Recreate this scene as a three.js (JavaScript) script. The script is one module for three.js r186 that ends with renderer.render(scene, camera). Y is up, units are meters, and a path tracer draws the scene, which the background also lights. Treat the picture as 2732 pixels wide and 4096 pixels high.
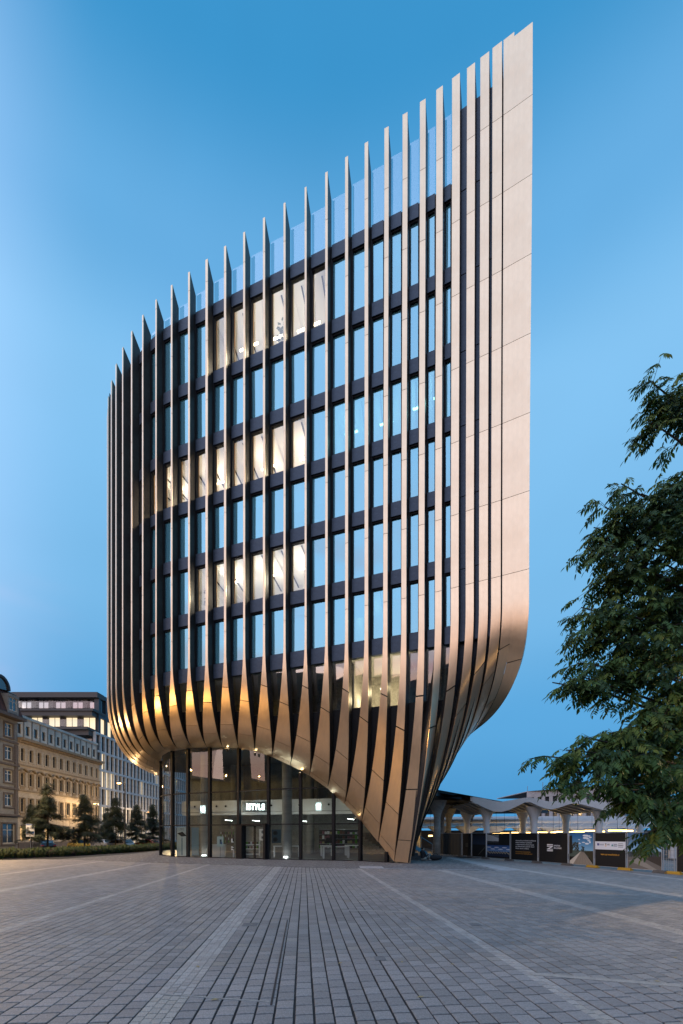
import * as THREE from 'three';
import { mergeGeometries } from 'three/addons/utils/BufferGeometryUtils.js';
import { FontLoader } from 'three/addons/loaders/FontLoader.js';
import { TextGeometry } from 'three/addons/geometries/TextGeometry.js';
import { MarchingCubes } from 'three/addons/objects/MarchingCubes.js';
import { ImprovedNoise } from 'three/addons/math/ImprovedNoise.js';

// ---------------------------------------------------------------- camera, sky, sun, exposure
const scene = new THREE.Scene();
const FPX = 1650, EYE = 1.9, CX = 1366, HZ = 3338;          // lens and eye height read from the photograph (2732 x 4096)
const camera = new THREE.PerspectiveCamera(2 * Math.atan(HZ / FPX) * 180 / Math.PI, 2732 / 4096, 0.1, 2000);
camera.position.set(0, EYE, 0);
const FULLH = 2 * HZ, FULLW = FULLH * 2732 / 4096;
camera.setViewOffset(FULLW, FULLH, (FULLW - 2732) / 2, 0, 2732, 4096);   // shift lens: level camera, horizon low in the frame
camera.lookAt(0, EYE, -10);
camera.updateProjectionMatrix();
camera.updateMatrixWorld();

const clamp = (x, a, b) => Math.min(b, Math.max(a, x)), lerp = (a, b, t) => a + (b - a) * t;
const smooth = (a, b, x) => { const t = clamp((x - a) / (b - a), 0, 1); return t * t * (3 - 2 * t); };
function rng(seed) { let s = seed >>> 0; return () => { s = (s + 0x6d2b79f5) >>> 0; let t = Math.imul(s ^ (s >>> 15), 1 | s); t = (t + Math.imul(t ^ (t >>> 7), 61 | t)) ^ t; return ((t ^ (t >>> 14)) >>> 0) / 4294967296; }; }
const noise = new ImprovedNoise();
const lin = (h) => new THREE.Color(h);
const grad = (stops, x) => { let i = 0; while (i < stops.length - 2 && x > stops[i + 1][0]) i++; const [a, ca] = stops[i], [b, cb] = stops[i + 1]; const t = smooth(a, b, x); return [0, 1, 2].map((k) => lerp(ca[k], cb[k], t)); };
const C3 = (h) => lin(h).toArray();
{
  const w = 1024, h = 512, d = new Float32Array(w * h * 4);
  // dusk sky, elevation in degrees -> radiance; east (in the picture) deeper blue, west (behind and to the left) the afterglow
  const east = [[-90, C3('#3d6f93')], [-2, C3('#4a93c6')], [3, C3('#4c98cf')], [14, C3('#5ba6dc')], [28, C3('#77b7e6')], [44, C3('#82c0ee')], [53, C3('#65abdf')], [62, C3('#3b92ca')], [90, C3('#2a78b0')]];
  const west = [[-90, [0.3, 0.3, 0.36]], [0, [1.5, 0.8, 0.48]], [8, [1.55, 1.0, 0.78]], [16, [1.3, 1.14, 1.24]], [30, [1.02, 1.16, 1.58]], [50, [0.9, 1.06, 1.5]], [68, [0.62, 0.84, 1.22]], [90, [0.22, 0.42, 0.66]]];
  for (let j = 0; j < h; j++) for (let i = 0; i < w; i++) {
    const el = ((j + 0.5) / h - 0.5) * 180, az = ((i + 0.5) / w - 0.5) * 2 * Math.PI;
    const ce = Math.cos(el * Math.PI / 180), x = Math.cos(az) * ce, z = Math.sin(az) * ce, y = Math.sin(el * Math.PI / 180);
    const g = (x * -0.86 + z * 0.51) / Math.max(ce, 1e-3);
    const t = smooth(-0.02, 0.92, g);
    const e = grad(east, el).map((q) => q / 1.2), a = grad(west, el);
    // thin cloud streaks of the afterglow, low in the west
    const n = noise.noise(az * 2.2 + 9, el * 0.22, 3.3) * 0.6 + noise.noise(az * 6 + 2, el * 0.55, 7.1) * 0.4;
    const band = smooth(4, 14, el) * (1 - smooth(26, 44, el)) * t;
    const c = smooth(0.02, 0.42, n) * band;
    const n2 = noise.noise(az * 3, el * 0.1, 11.5) * 0.5 + noise.noise(az * 9, el * 0.31, 1.5) * 0.5;
    const haze = 1 + 0.035 * n2;
    const o = (j * w + i) * 4;
    const tint = [1.25, 0.62, 0.66];
    for (let k = 0; k < 3; k++) d[o + k] = lerp(lerp(e[k], a[k], t), tint[k], c * 0.55) * haze;
    d[o + 3] = 1;
  }
  const tex = new THREE.DataTexture(d, w, h, THREE.RGBAFormat, THREE.FloatType);
  tex.mapping = THREE.EquirectangularReflectionMapping; tex.magFilter = THREE.LinearFilter; tex.minFilter = THREE.LinearFilter; tex.needsUpdate = true;
  scene.background = tex; scene.environment = tex;
}
const sun = new THREE.DirectionalLight(new THREE.Color(1, 0.78, 0.68), 0.16);     // last afterglow in the west, behind the camera and to the left
sun.position.set(-86, 22, 51); sun.target.position.set(0, 8, -28); sun.castShadow = true; sun.shadow.radius = 45;
Object.assign(sun.shadow.camera, { left: -80, right: 80, top: 80, bottom: -80, near: 1, far: 300 }); sun.shadow.mapSize.set(2048, 2048);
scene.add(sun, sun.target);
const renderer = new THREE.WebGLRenderer({ antialias: true });
renderer.toneMapping = THREE.LinearToneMapping; renderer.toneMappingExposure = 1.25;
renderer.shadowMap.enabled = true;

// ---------------------------------------------------------------- helpers
const V = (x, y, z) => new THREE.Vector3(x, y, z);
const W = (px, py, d) => V((px - CX) / FPX * d, EYE + (HZ - py) / FPX * d, -d);          // pixel of the photograph at a distance -> place
const names = new Map();
function numbered(n) { const k = names.get(n) ?? 0; names.set(n, k + 1); return k ? n + '_' + String(k).padStart(3, '0') : n; }
function tag(o, label, category, group) { o.userData.label = label; o.userData.category = category; if (group) o.userData.group = group; return o; }
function thing(name, label, category, pos = [0, 0, 0], turn = 0, group) { const o = new THREE.Group(); o.name = numbered(name); o.position.set(...pos); o.rotation.y = turn; scene.add(o); return tag(o, label, category, group); }
function part(name, geo, m, parent) { const o = new THREE.Mesh(geo, m); o.name = parent === scene ? numbered(name) : name; o.castShadow = o.receiveShadow = true; parent.add(o); return o; }
function struct(name, geo, m) { const o = part(name, geo, m, scene); o.userData.kind = 'structure'; return o; }
// MB collects faces with uv in metres and flat normals
class MB {
  constructor() { this.p = []; this.u = []; }
  tri(a, b, c, ua, ub, uc) { for (const q of [a, b, c]) this.p.push(q.x, q.y, q.z); this.u.push(...(ua ?? [0, 0]), ...(ub ?? [a.distanceTo(b), 0]), ...(uc ?? [0, a.distanceTo(c)])); return this; }
  quad(a, b, c, d, uv) { const w = a.distanceTo(b), h = a.distanceTo(d), U = uv ?? [[0, 0], [w, 0], [w, h], [0, h]]; this.tri(a, b, c, U[0], U[1], U[2]); this.tri(a, c, d, U[0], U[2], U[3]); return this; }
  hexa(b, t) { const n = b.length; for (let i = 0; i < n; i++) { const j = (i + 1) % n; this.quad(b[i], b[j], t[j], t[i]); } for (let i = 1; i < n - 1; i++) { this.tri(t[0], t[i], t[i + 1]); this.tri(b[0], b[i + 1], b[i]); } return this; }
  box(x, y, z, w, h, d, ry = 0) { const c = Math.cos(ry), s = Math.sin(ry), q = (u, v, k) => V(x + u * c + v * s, y + k, z - u * s + v * c); const B = [q(-w / 2, d / 2, -h / 2), q(w / 2, d / 2, -h / 2), q(w / 2, -d / 2, -h / 2), q(-w / 2, -d / 2, -h / 2)]; return this.hexa(B, B.map((v) => v.clone().setY(y + h / 2))); }
  bar(a, b, w, d, up = V(0, 1, 0)) { const t = b.clone().sub(a).normalize(); let s = V(0, 0, 0).crossVectors(t, up); if (s.lengthSq() < 1e-6) s = V(1, 0, 0); s.normalize(); const n = V(0, 0, 0).crossVectors(s, t).normalize(); const ring = (o) => [[1, 1], [-1, 1], [-1, -1], [1, -1]].map(([i, j]) => o.clone().addScaledVector(s, i * w / 2).addScaledVector(n, j * d / 2)); return this.hexa(ring(a), ring(b)); }
  tube(a, b, r0, r1 = r0, n = 8, caps = true) { const t = b.clone().sub(a).normalize(); let s = V(0, 0, 0).crossVectors(t, Math.abs(t.y) > 0.9 ? V(1, 0, 0) : V(0, 1, 0)).normalize(); const k = V(0, 0, 0).crossVectors(s, t); const ring = (o, r) => [...Array(n)].map((_, i) => { const f = i / n * 2 * Math.PI; return o.clone().addScaledVector(s, r * Math.cos(f)).addScaledVector(k, r * Math.sin(f)); }); const A = ring(a, r0), B = ring(b, r1); if (caps) return this.hexa(A, B); for (let i = 0; i < n; i++) { const j = (i + 1) % n; this.quad(A[i], A[j], B[j], B[i]); } return this; }
  prism(poly, y0, y1) { return this.hexa(poly.map(([x, z]) => V(x, y0, z)), poly.map(([x, z]) => V(x, y1, z))); }
  geo() { const g = new THREE.BufferGeometry(); g.setAttribute('position', new THREE.Float32BufferAttribute(this.p, 3)); g.setAttribute('uv', new THREE.Float32BufferAttribute(this.u, 2)); g.computeVertexNormals(); return g; }
  build(name, m, parent) { return part(name, this.geo(), m, parent); }
}
const polyGeo = (pts, y, up = 1) => { const s = new THREE.Shape(pts.map(([x, z]) => new THREE.Vector2(x, -z))); const g = new THREE.ShapeGeometry(s); g.rotateX(-Math.PI / 2); g.translate(0, y, 0); const uv = g.attributes.uv, p = g.attributes.position; for (let i = 0; i < p.count; i++) uv.setXY(i, p.getX(i), -p.getZ(i)); return g; };
// a smooth strip through rows of points (rows[k][j]); normals smooth along and across
function strip(rows) {
  const n = rows[0].length, pos = [], uv = [], idx = []; let run = 0;
  rows.forEach((r, k) => { if (k) run += r[0].distanceTo(rows[k - 1][0]); let a = 0; r.forEach((p, j) => { if (j) a += p.distanceTo(r[j - 1]); pos.push(p.x, p.y, p.z); uv.push(a, run); }); });
  for (let k = 0; k < rows.length - 1; k++) for (let j = 0; j < n - 1; j++) { const a = k * n + j; idx.push(a, a + n, a + 1, a + 1, a + n, a + n + 1); }
  const g = new THREE.BufferGeometry(); g.setAttribute('position', new THREE.Float32BufferAttribute(pos, 3)); g.setAttribute('uv', new THREE.Float32BufferAttribute(uv, 2)); g.setIndex(idx); g.computeVertexNormals(); return g;
}
const merge = (list) => mergeGeometries(list.map((g) => (g.index ? g.toNonIndexed() : g)));

// ---------------------------------------------------------------- textures
function tex(w, h, fn, srgb = true, rep = [1, 1]) {
  const d = new Uint8Array(w * h * 4);
  for (let y = 0; y < h; y++) for (let x = 0; x < w; x++) { const c = fn(x / w, y / h, x, y), o = (y * w + x) * 4; for (let k = 0; k < 3; k++) d[o + k] = clamp(Array.isArray(c) ? c[k] : c, 0, 1) * 255; d[o + 3] = 255; }
  const t = new THREE.DataTexture(d, w, h); t.wrapS = t.wrapT = THREE.RepeatWrapping; t.magFilter = t.minFilter = THREE.LinearFilter; t.repeat.set(...rep); if (srgb) t.colorSpace = THREE.SRGBColorSpace; t.needsUpdate = true; return t;
}
// noise that tiles: sample a torus-free lattice with wrapped value noise
function tileNoise(seed, cells) { const r = rng(seed), g = [...Array(cells * cells)].map(() => r()); const at = (i, j) => g[((j % cells + cells) % cells) * cells + ((i % cells + cells) % cells)]; return (u, v) => { const x = u * cells, y = v * cells, i = Math.floor(x), j = Math.floor(y), fx = smooth(0, 1, x - i), fy = smooth(0, 1, y - j); return lerp(lerp(at(i, j), at(i + 1, j), fx), lerp(at(i, j + 1), at(i + 1, j + 1), fx), fy); }; }
function fbm(seed, base, oct = 5, fall = 0.55) { const L = [...Array(oct)].map((_, k) => tileNoise(seed + k * 17, base * 2 ** k)); return (u, v) => { let s = 0, a = 1, t = 0; for (const f of L) { s += f(u, v) * a; t += a; a *= fall; } return s / t; }; }
const grain = (() => { const a = fbm(3, 4, 6, 0.7), b = fbm(91, 64, 2); return tex(512, 512, (u, v) => { const n = 0.62 + 0.38 * (a(u, v) * 0.55 + b(u, v) * 0.45) * 1.3; return [n, n, n]; }); })();
const withRep = (t, x, y) => { const c = t.clone(); c.repeat.set(x, y); c.needsUpdate = true; return c; };
const roughTex = (() => { const a = fbm(13, 6, 5, 0.6); return tex(256, 256, (u, v) => 0.72 + 0.42 * (a(u, v) - 0.35), false); })();
const streakTex = (() => { const a = fbm(31, 3, 3, 0.6), b = tileNoise(77, 48), c = fbm(57, 24, 3, 0.7); return tex(512, 512, (u, v) => { const n = 0.95 + 0.012 * (b(u, v * 0.06) - 0.5) + 0.06 * (a(u, v * 1) - 0.5) + 0.04 * (c(u, v) - 0.5); return [n, n * 0.995, n * 0.985]; }); })();
const M = (o) => new THREE.MeshPhysicalMaterial({ roughness: 0.7, ...o });
const rgb = (r, g, b) => new THREE.Color().setRGB(r, g, b);
const mat = {
  bronze: M({ color: rgb(0.905, 0.685, 0.465), metalness: 0.86, roughness: 0.46, map: withRep(streakTex, 0.35, 0.12), roughnessMap: withRep(roughTex, 0.4, 0.4) }),
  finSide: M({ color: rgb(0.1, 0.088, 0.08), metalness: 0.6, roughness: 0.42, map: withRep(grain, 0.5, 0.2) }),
  spandrel: M({ color: rgb(0.05, 0.074, 0.112), metalness: 0.45, roughness: 0.42, map: withRep(grain, 0.9, 0.9) }),
  frame: M({ color: rgb(0.012, 0.013, 0.016), metalness: 0, roughness: 0.6, specularIntensity: 0.3 }),
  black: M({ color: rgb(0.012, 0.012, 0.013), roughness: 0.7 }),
  glass: M({ color: rgb(0.25, 0.74, 0.9), metalness: 0.58, transmission: 1, roughness: 0.02, ior: 2.2 }),
  litBayGlass: M({ color: rgb(0.8, 0.84, 0.84), transmission: 1, roughness: 0.02, ior: 2.3 }),  // untinted copy of the pane glass for lit bays, keeps their light warm
  galleryGlass: M({ color: rgb(0.6, 0.68, 0.7), transmission: 1, roughness: 0.02, ior: 2.6 }),
  clearGlass: M({ color: rgb(0.88, 0.94, 0.96), transmission: 1, roughness: 0.02, ior: 1.62 }),
  shopGlass: M({ color: rgb(0.62, 0.68, 0.68), transmission: 1, roughness: 0.01, ior: 1.9 }),
  blind: M({ color: rgb(0.6, 0.6, 0.58), roughness: 0.9 }),
  ceiling: M({ color: rgb(0.62, 0.6, 0.56), roughness: 0.9 }),
  slab: M({ color: rgb(0.25, 0.25, 0.25), roughness: 0.9 }),
  inner: M({ color: rgb(0.5, 0.47, 0.42), roughness: 0.95, map: withRep(grain, 0.3, 0.3) }),
  woodJamb: M({ color: rgb(0.5, 0.27, 0.09), roughness: 0.6 }),
  lampWarm: M({ color: rgb(0.9, 0.85, 0.75), emissive: rgb(1, 0.8, 0.5), emissiveIntensity: 6 }),
  lens: M({ color: rgb(0.5, 0.48, 0.4), emissive: rgb(1, 0.8, 0.5), emissiveIntensity: 1.2 }),
  lampCool: M({ color: rgb(0.9, 0.9, 0.9), emissive: rgb(0.95, 1, 0.95), emissiveIntensity: 5 }),
  lampSodium: M({ color: rgb(0.9, 0.7, 0.4), emissive: rgb(1, 0.5, 0.12), emissiveIntensity: 14 }),
  concrete: M({ color: rgb(0.36, 0.35, 0.33), roughness: 0.9, map: withRep(grain, 0.7, 0.7) }),
  white: M({ color: rgb(0.84, 0.85, 0.87), roughness: 0.5, map: withRep(streakTex, 0.3, 0.3) }),
  plasticWhite: M({ color: rgb(0.75, 0.75, 0.74), roughness: 0.35 }),
  steel: M({ color: rgb(0.35, 0.36, 0.38), metalness: 0.8, roughness: 0.4 }),
  darkSteel: M({ color: rgb(0.04, 0.042, 0.048), metalness: 0.5, roughness: 0.5 }),
  bark: M({ color: rgb(0.09, 0.07, 0.055), roughness: 0.95, map: withRep(grain, 3, 1) }),
  rubber: M({ color: rgb(0.012, 0.012, 0.013), roughness: 0.8 }),
};
// ---------------------------------------------------------------- plaza office building
// fins: left and right edge of the bronze face in the photograph, and the row of the tip
const FIN = [[427.6, 429.6, 1654], [430.8, 432.6, 1590], [443.3, 446.4, 1525], [462, 465.3, 1457], [488.6, 492, 1390], [524, 528.2, 1325], [568.5, 572.6, 1260], [621.8, 626, 1198], [683.5, 689, 1140], [752.4, 758.8, 1088], [821.8, 830.5, 1037], [896, 904, 984], [972.6, 980, 928], [1051.7, 1059.8, 870], [1134, 1141.7, 811], [1218.6, 1226, 748], [1300.7, 1310.4, 688], [1380.3, 1392, 626.5], [1458.4, 1472.4, 569], [1532.7, 1549.7, 512], [1605.4, 1625, 456], [1674.7, 1697.2, 404], [1740.3, 1765.8, 354], [1803.6, 1833.7, 306], [1863.4, 1894, 265], [1917, 1950.4, 222], [1965.7, 2001.4, 182], [2010.4, 2050, 148], [2051.2, 2113.4, 125]];
const NF = FIN.length;
const PK = [[400, 170], [428.7, 181.9], [431.5, 187.3], [445, 193.2], [463.5, 199.4], [490, 205.2], [526, 210.9], [570.5, 217], [624, 222.3], [686, 226.4], [755, 230], [1650, 279], [1724, 283.3], [1789, 287.8], [1900, 296], [2000, 303.2], [2083, 309.5], [2113, 312]];
const zFac = (x) => { let i = 0; while (i < PK.length - 2 && x > PK[i + 1][0]) i++; const [a, p] = PK[i], [b, q] = PK[i + 1]; return 6682 / lerp(p, q, (x - a) / (b - a)); };
const plan = (x, d) => V((x - CX) / FPX * d, 0, -d);
const fins = FIN.map(([l, r, tip]) => { const m = (l + r) / 2, z = zFac(m); return { m, z, c: plan(m, z), pw: r - l, tipY: EYE + (HZ - tip) / FPX * z }; });
fins.forEach((f, i) => {
  const a = fins[Math.max(0, i - 1)].c, b = fins[Math.min(NF - 1, i + 1)].c;
  f.t = b.clone().sub(a).normalize(); f.n = V(f.t.z, 0, -f.t.x); if (f.n.dot(f.c) > 0) f.n.negate();    // n points out of the facade
  const ray = f.c.clone().normalize(), across = V(-ray.z, 0, ray.x);
  f.w = clamp(f.pw / FPX * f.z / Math.abs(f.t.dot(across)), 0.12, 1.0);
  f.L = f.c.clone().addScaledVector(f.t, -f.w / 2); f.R = f.c.clone().addScaledVector(f.t, f.w / 2);
});
const LIT = [[5, 15, 2], [9, 15, 4], [10, 16, 0]], isLit = (i, r) => LIT.some(([a, b, c]) => c === r && i >= a && i < b);
const DEPTH = 0.62, YF = 14.3;
const LEVEL = [39.2, 34.45, 30.1, 25.9, 21.9, 17.8, 13.85], SP = [0.85, 0.85, 0.85, 0.85, 0.85, 0.85, 1.0];   // tops and heights of the spandrels
// where the seams between the ribs end: pixel and distance
const SEAM = [[650, 3108, 48.5], [646, 3101, 46], [644, 3092, 43.5], [643.5, 3080, 41.5], [643.5, 3064, 39.5], [643.6, 3045, 37.6], [650, 3022, 36.4], [675, 3007, 35.6], [719, 3000, 34.8], [770, 2991, 34.3], [830, 2990, 33.75], [892, 2990, 33.2], [955, 2993, 32.7], [1020, 3005, 31.9], [1088, 3028, 31.25], [1161, 3062, 30.9], [1236, 3102, 30.5], [1309, 3153, 30.1], [1378, 3217, 29.9], [1446, 3288, 29.3], [1513, 3368, 28.4], [1577, 3446, 27.5], [1640, 3452, 26.8], [1652, 3395, 29], [1682, 3300, 30.2], [1722, 3190, 31.5], [1770, 3080, 33], [1822, 3000, 33], [1852, 2962, 32], [1880, 2935, 30]];
// SEAM[k] is the seam to the left of fin k; the last one is the corner of the prow
const seamTop = (k) => (k === 0 ? fins[0].L.clone() : k === NF ? fins[NF - 1].R.clone() : fins[k - 1].R.clone().lerp(fins[k].L, 0.5));
const seams = SEAM.map(([px, py, d], k) => {
  const A = W(px, py, d), F = seamTop(k).setY(YF), drop = YF - A.y, kk = clamp(A.y / 9, 0, 1);
  const out = V(F.x - A.x, 0, F.z - A.z), D = out.length(); out.normalize();
  return { kk, P: [F, F.clone().add(V(0, -lerp(0.55, 0.82, kk) * drop, 0)), A.clone().addScaledVector(out, lerp(0.16, 0.68, Math.pow(kk, 1.3)) * D).add(V(0, lerp(1.9, -0.2, kk), 0)), A] };
});
const bez = (P, t) => { const s = 1 - t, a = s * s * s, b = 3 * s * s * t, c = 3 * s * t * t, d = t * t * t; return V(a * P[0].x + b * P[1].x + c * P[2].x + d * P[3].x, a * P[0].y + b * P[1].y + c * P[2].y + d * P[3].y, a * P[0].z + b * P[1].z + c * P[2].z + d * P[3].z); };
const closeUp = (kk, t) => { const u = clamp(1.15 * t * t / (t + 0.15), 0, 1); return Math.pow(1 - u, lerp(1.3, 2.0, kk)); };   // what is left of the gap
function ribEdge(i, t, side) {                       // side -1 left, +1 right
  const k = side < 0 ? i : i + 1, s = seams[k], g = bez(s.P, t), f = fins[i], e = (side < 0 ? f.L : f.R).clone().setY(YF);
  const off = e.sub(s.P[0]).multiplyScalar(closeUp(s.kk, t));
  return g.add(off).addScaledVector(f.t, -side * 0.018 * smooth(0, 0.5, t));
}
const tower = thing('office_building', 'curved bronze-finned office building rising to a sharp prow above the plaza', 'building');
// cross-section of a fin at station v: v >= YF is a height, v < 0 stands for -t on the lower shell
function station(i, v) {
  const f = fins[i];
  if (v >= 0) {
    const lean = i >= 19 ? smooth(14, 44, v) * (5 + (i === NF - 1 ? 2 : 0)) / FPX * f.z : 0, lr = i === NF - 1 ? smooth(14, 44, v) * 13 / FPX * f.z : lean;
    return { L: f.L.clone().addScaledVector(f.t, lean).setY(v), R: f.R.clone().addScaledVector(f.t, lr).setY(v), n: f.n };
  }
  const t = -v, L = ribEdge(i, t, -1), R = ribEdge(i, t, 1), e = 0.01;
  const dt = ribEdge(i, Math.min(1, t + e), -1).add(ribEdge(i, Math.min(1, t + e), 1)).sub(ribEdge(i, Math.max(0, t - e), -1)).sub(ribEdge(i, Math.max(0, t - e), 1));
  const n = V(0, 0, 0).crossVectors(R.clone().sub(L), dt).normalize(); if (V(0, 0, 0).crossVectors(f.t, V(0, -1, 0)).dot(f.n) < 0) n.negate();
  return { L, R, n };
}
function panelGeo(i, vs) {
  const T = 0.05, st = vs.map((v) => station(i, v)), face = [], le = [], re = [];
  for (const s of st) { const q = 4, row = []; for (let j = 0; j <= q; j++) row.push(s.L.clone().lerp(s.R, j / q)); face.push(row); le.push([s.L.clone().addScaledVector(s.n, -T), s.L.clone()]); re.push([s.R.clone(), s.R.clone().addScaledVector(s.n, -T)]); }
  const mb = new MB();
  for (const k of [0, st.length - 1]) { const s = st[k], a = s.L.clone().addScaledVector(s.n, -T), b = s.R.clone().addScaledVector(s.n, -T); k ? mb.quad(s.L, s.R, b, a) : mb.quad(a, b, s.R, s.L); }
  return merge([strip(face), strip(le), strip(re), mb.geo()]);
}
const shellTs = [...Array(25)].map((_, k) => k / 24);
for (let i = 0; i < NF; i++) {
  const f = fins[i], low = f.tipY - 0.95;
  // dark body of the fin: down the whole height and round the lower shell
  const rows = { l: [], r: [], b: [] };
  const vs = [f.tipY, low, 36, 30, 24, 18, YF, ...shellTs.slice(1).map((t) => -t)];
  vs.forEach((v, q) => {
    const s = station(i, v), dep = v >= 0 ? DEPTH : lerp(DEPTH, 0.16, smooth(0.1, 0.9, -v)), tp = v >= 0 ? 0.03 : 0.03 * (1 + v);
    const tv = s.R.clone().sub(s.L).normalize(), o = 0.045;
    const l0 = s.L.clone().addScaledVector(s.n, -o).addScaledVector(tv, 0.004), r0 = s.R.clone().addScaledVector(s.n, -o).addScaledVector(tv, -0.004);
    let l1 = s.L.clone().addScaledVector(s.n, -dep).addScaledVector(tv, -tp), r1 = s.R.clone().addScaledVector(s.n, -dep).addScaledVector(tv, tp);
    if (i === NF - 1) r1 = s.R.clone().addScaledVector(s.n, -dep).addScaledVector(tv, -0.05);
    if (q === 0) { l1.y = low - 0.01; r1.y = low - 0.01; }
    rows.l.push([l1, l0]); rows.r.push([r0, r1]); rows.b.push([r1.clone(), l1.clone()]);
  });
  const cap = new MB().quad(rows.l[0][1], rows.r[0][0], rows.r[0][1], rows.l[0][0]).geo();
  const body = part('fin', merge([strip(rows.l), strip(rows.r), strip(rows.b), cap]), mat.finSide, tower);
  // bronze panels in front of it, one per storey, then along the rib
  const cuts = i < 4 ? [f.tipY, YF] : [f.tipY, 40.2, 36.1, 32.0, 27.9, 23.8, 19.75, 15.7, YF - 0.001];
  const G = 0.012;
  for (let k = 0; k < cuts.length - 1; k++) {
    const hi = cuts[k] - (k ? G : 0), lo = cuts[k + 1] + G, last = k === cuts.length - 2;
    if (!last) part('panel', panelGeo(i, [hi, (hi + lo) / 2, lo]), mat.bronze, body);
    else {                                           // this one bends into the shell
      const q = i % 2 ? 0.2 : 0.3, c2 = i % 2 ? 0.52 : 0.64, c3 = i % 2 ? 0.8 : 0.9, e = 0.0022;
      const list = [0, q, c2, c3, 1];
      const ts = (a, b) => [...Array(10)].map((_, j) => -lerp(a, b, j / 9));
      part('panel', panelGeo(i, [hi, (hi + YF) / 2, YF, ...ts(0.0001, q - e).slice(1)]), mat.bronze, body);
      for (let j = 1; j < list.length - 1; j++) part('panel', panelGeo(i, ts(list[j] + e, list[j + 1] - (j === 3 ? 0 : e))), mat.bronze, body);
    }
  }
}
const tAt = (s, y) => { for (let k = 1; k <= 200; k++) if (bez(s.P, k / 200).y <= y) return k / 200; return 1; };
const galleryFoot = (s) => Math.max(9.8, s.P[3].y + 1.6);
function liningPoint(k, t, off) {
  const s = seams[k], p = bez(s.P, t), f = fins[clamp(k, 0, NF - 1)], e = 0.01, d = bez(s.P, Math.min(1, t + e)).sub(bez(s.P, Math.max(0, t - e)));
  const n = V(0, 0, 0).crossVectors(f.t, d).normalize(); if (V(0, 0, 0).crossVectors(f.t, V(0, -1, 0)).dot(f.n) < 0) n.negate();
  return p.addScaledVector(n, -off);
}
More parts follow.
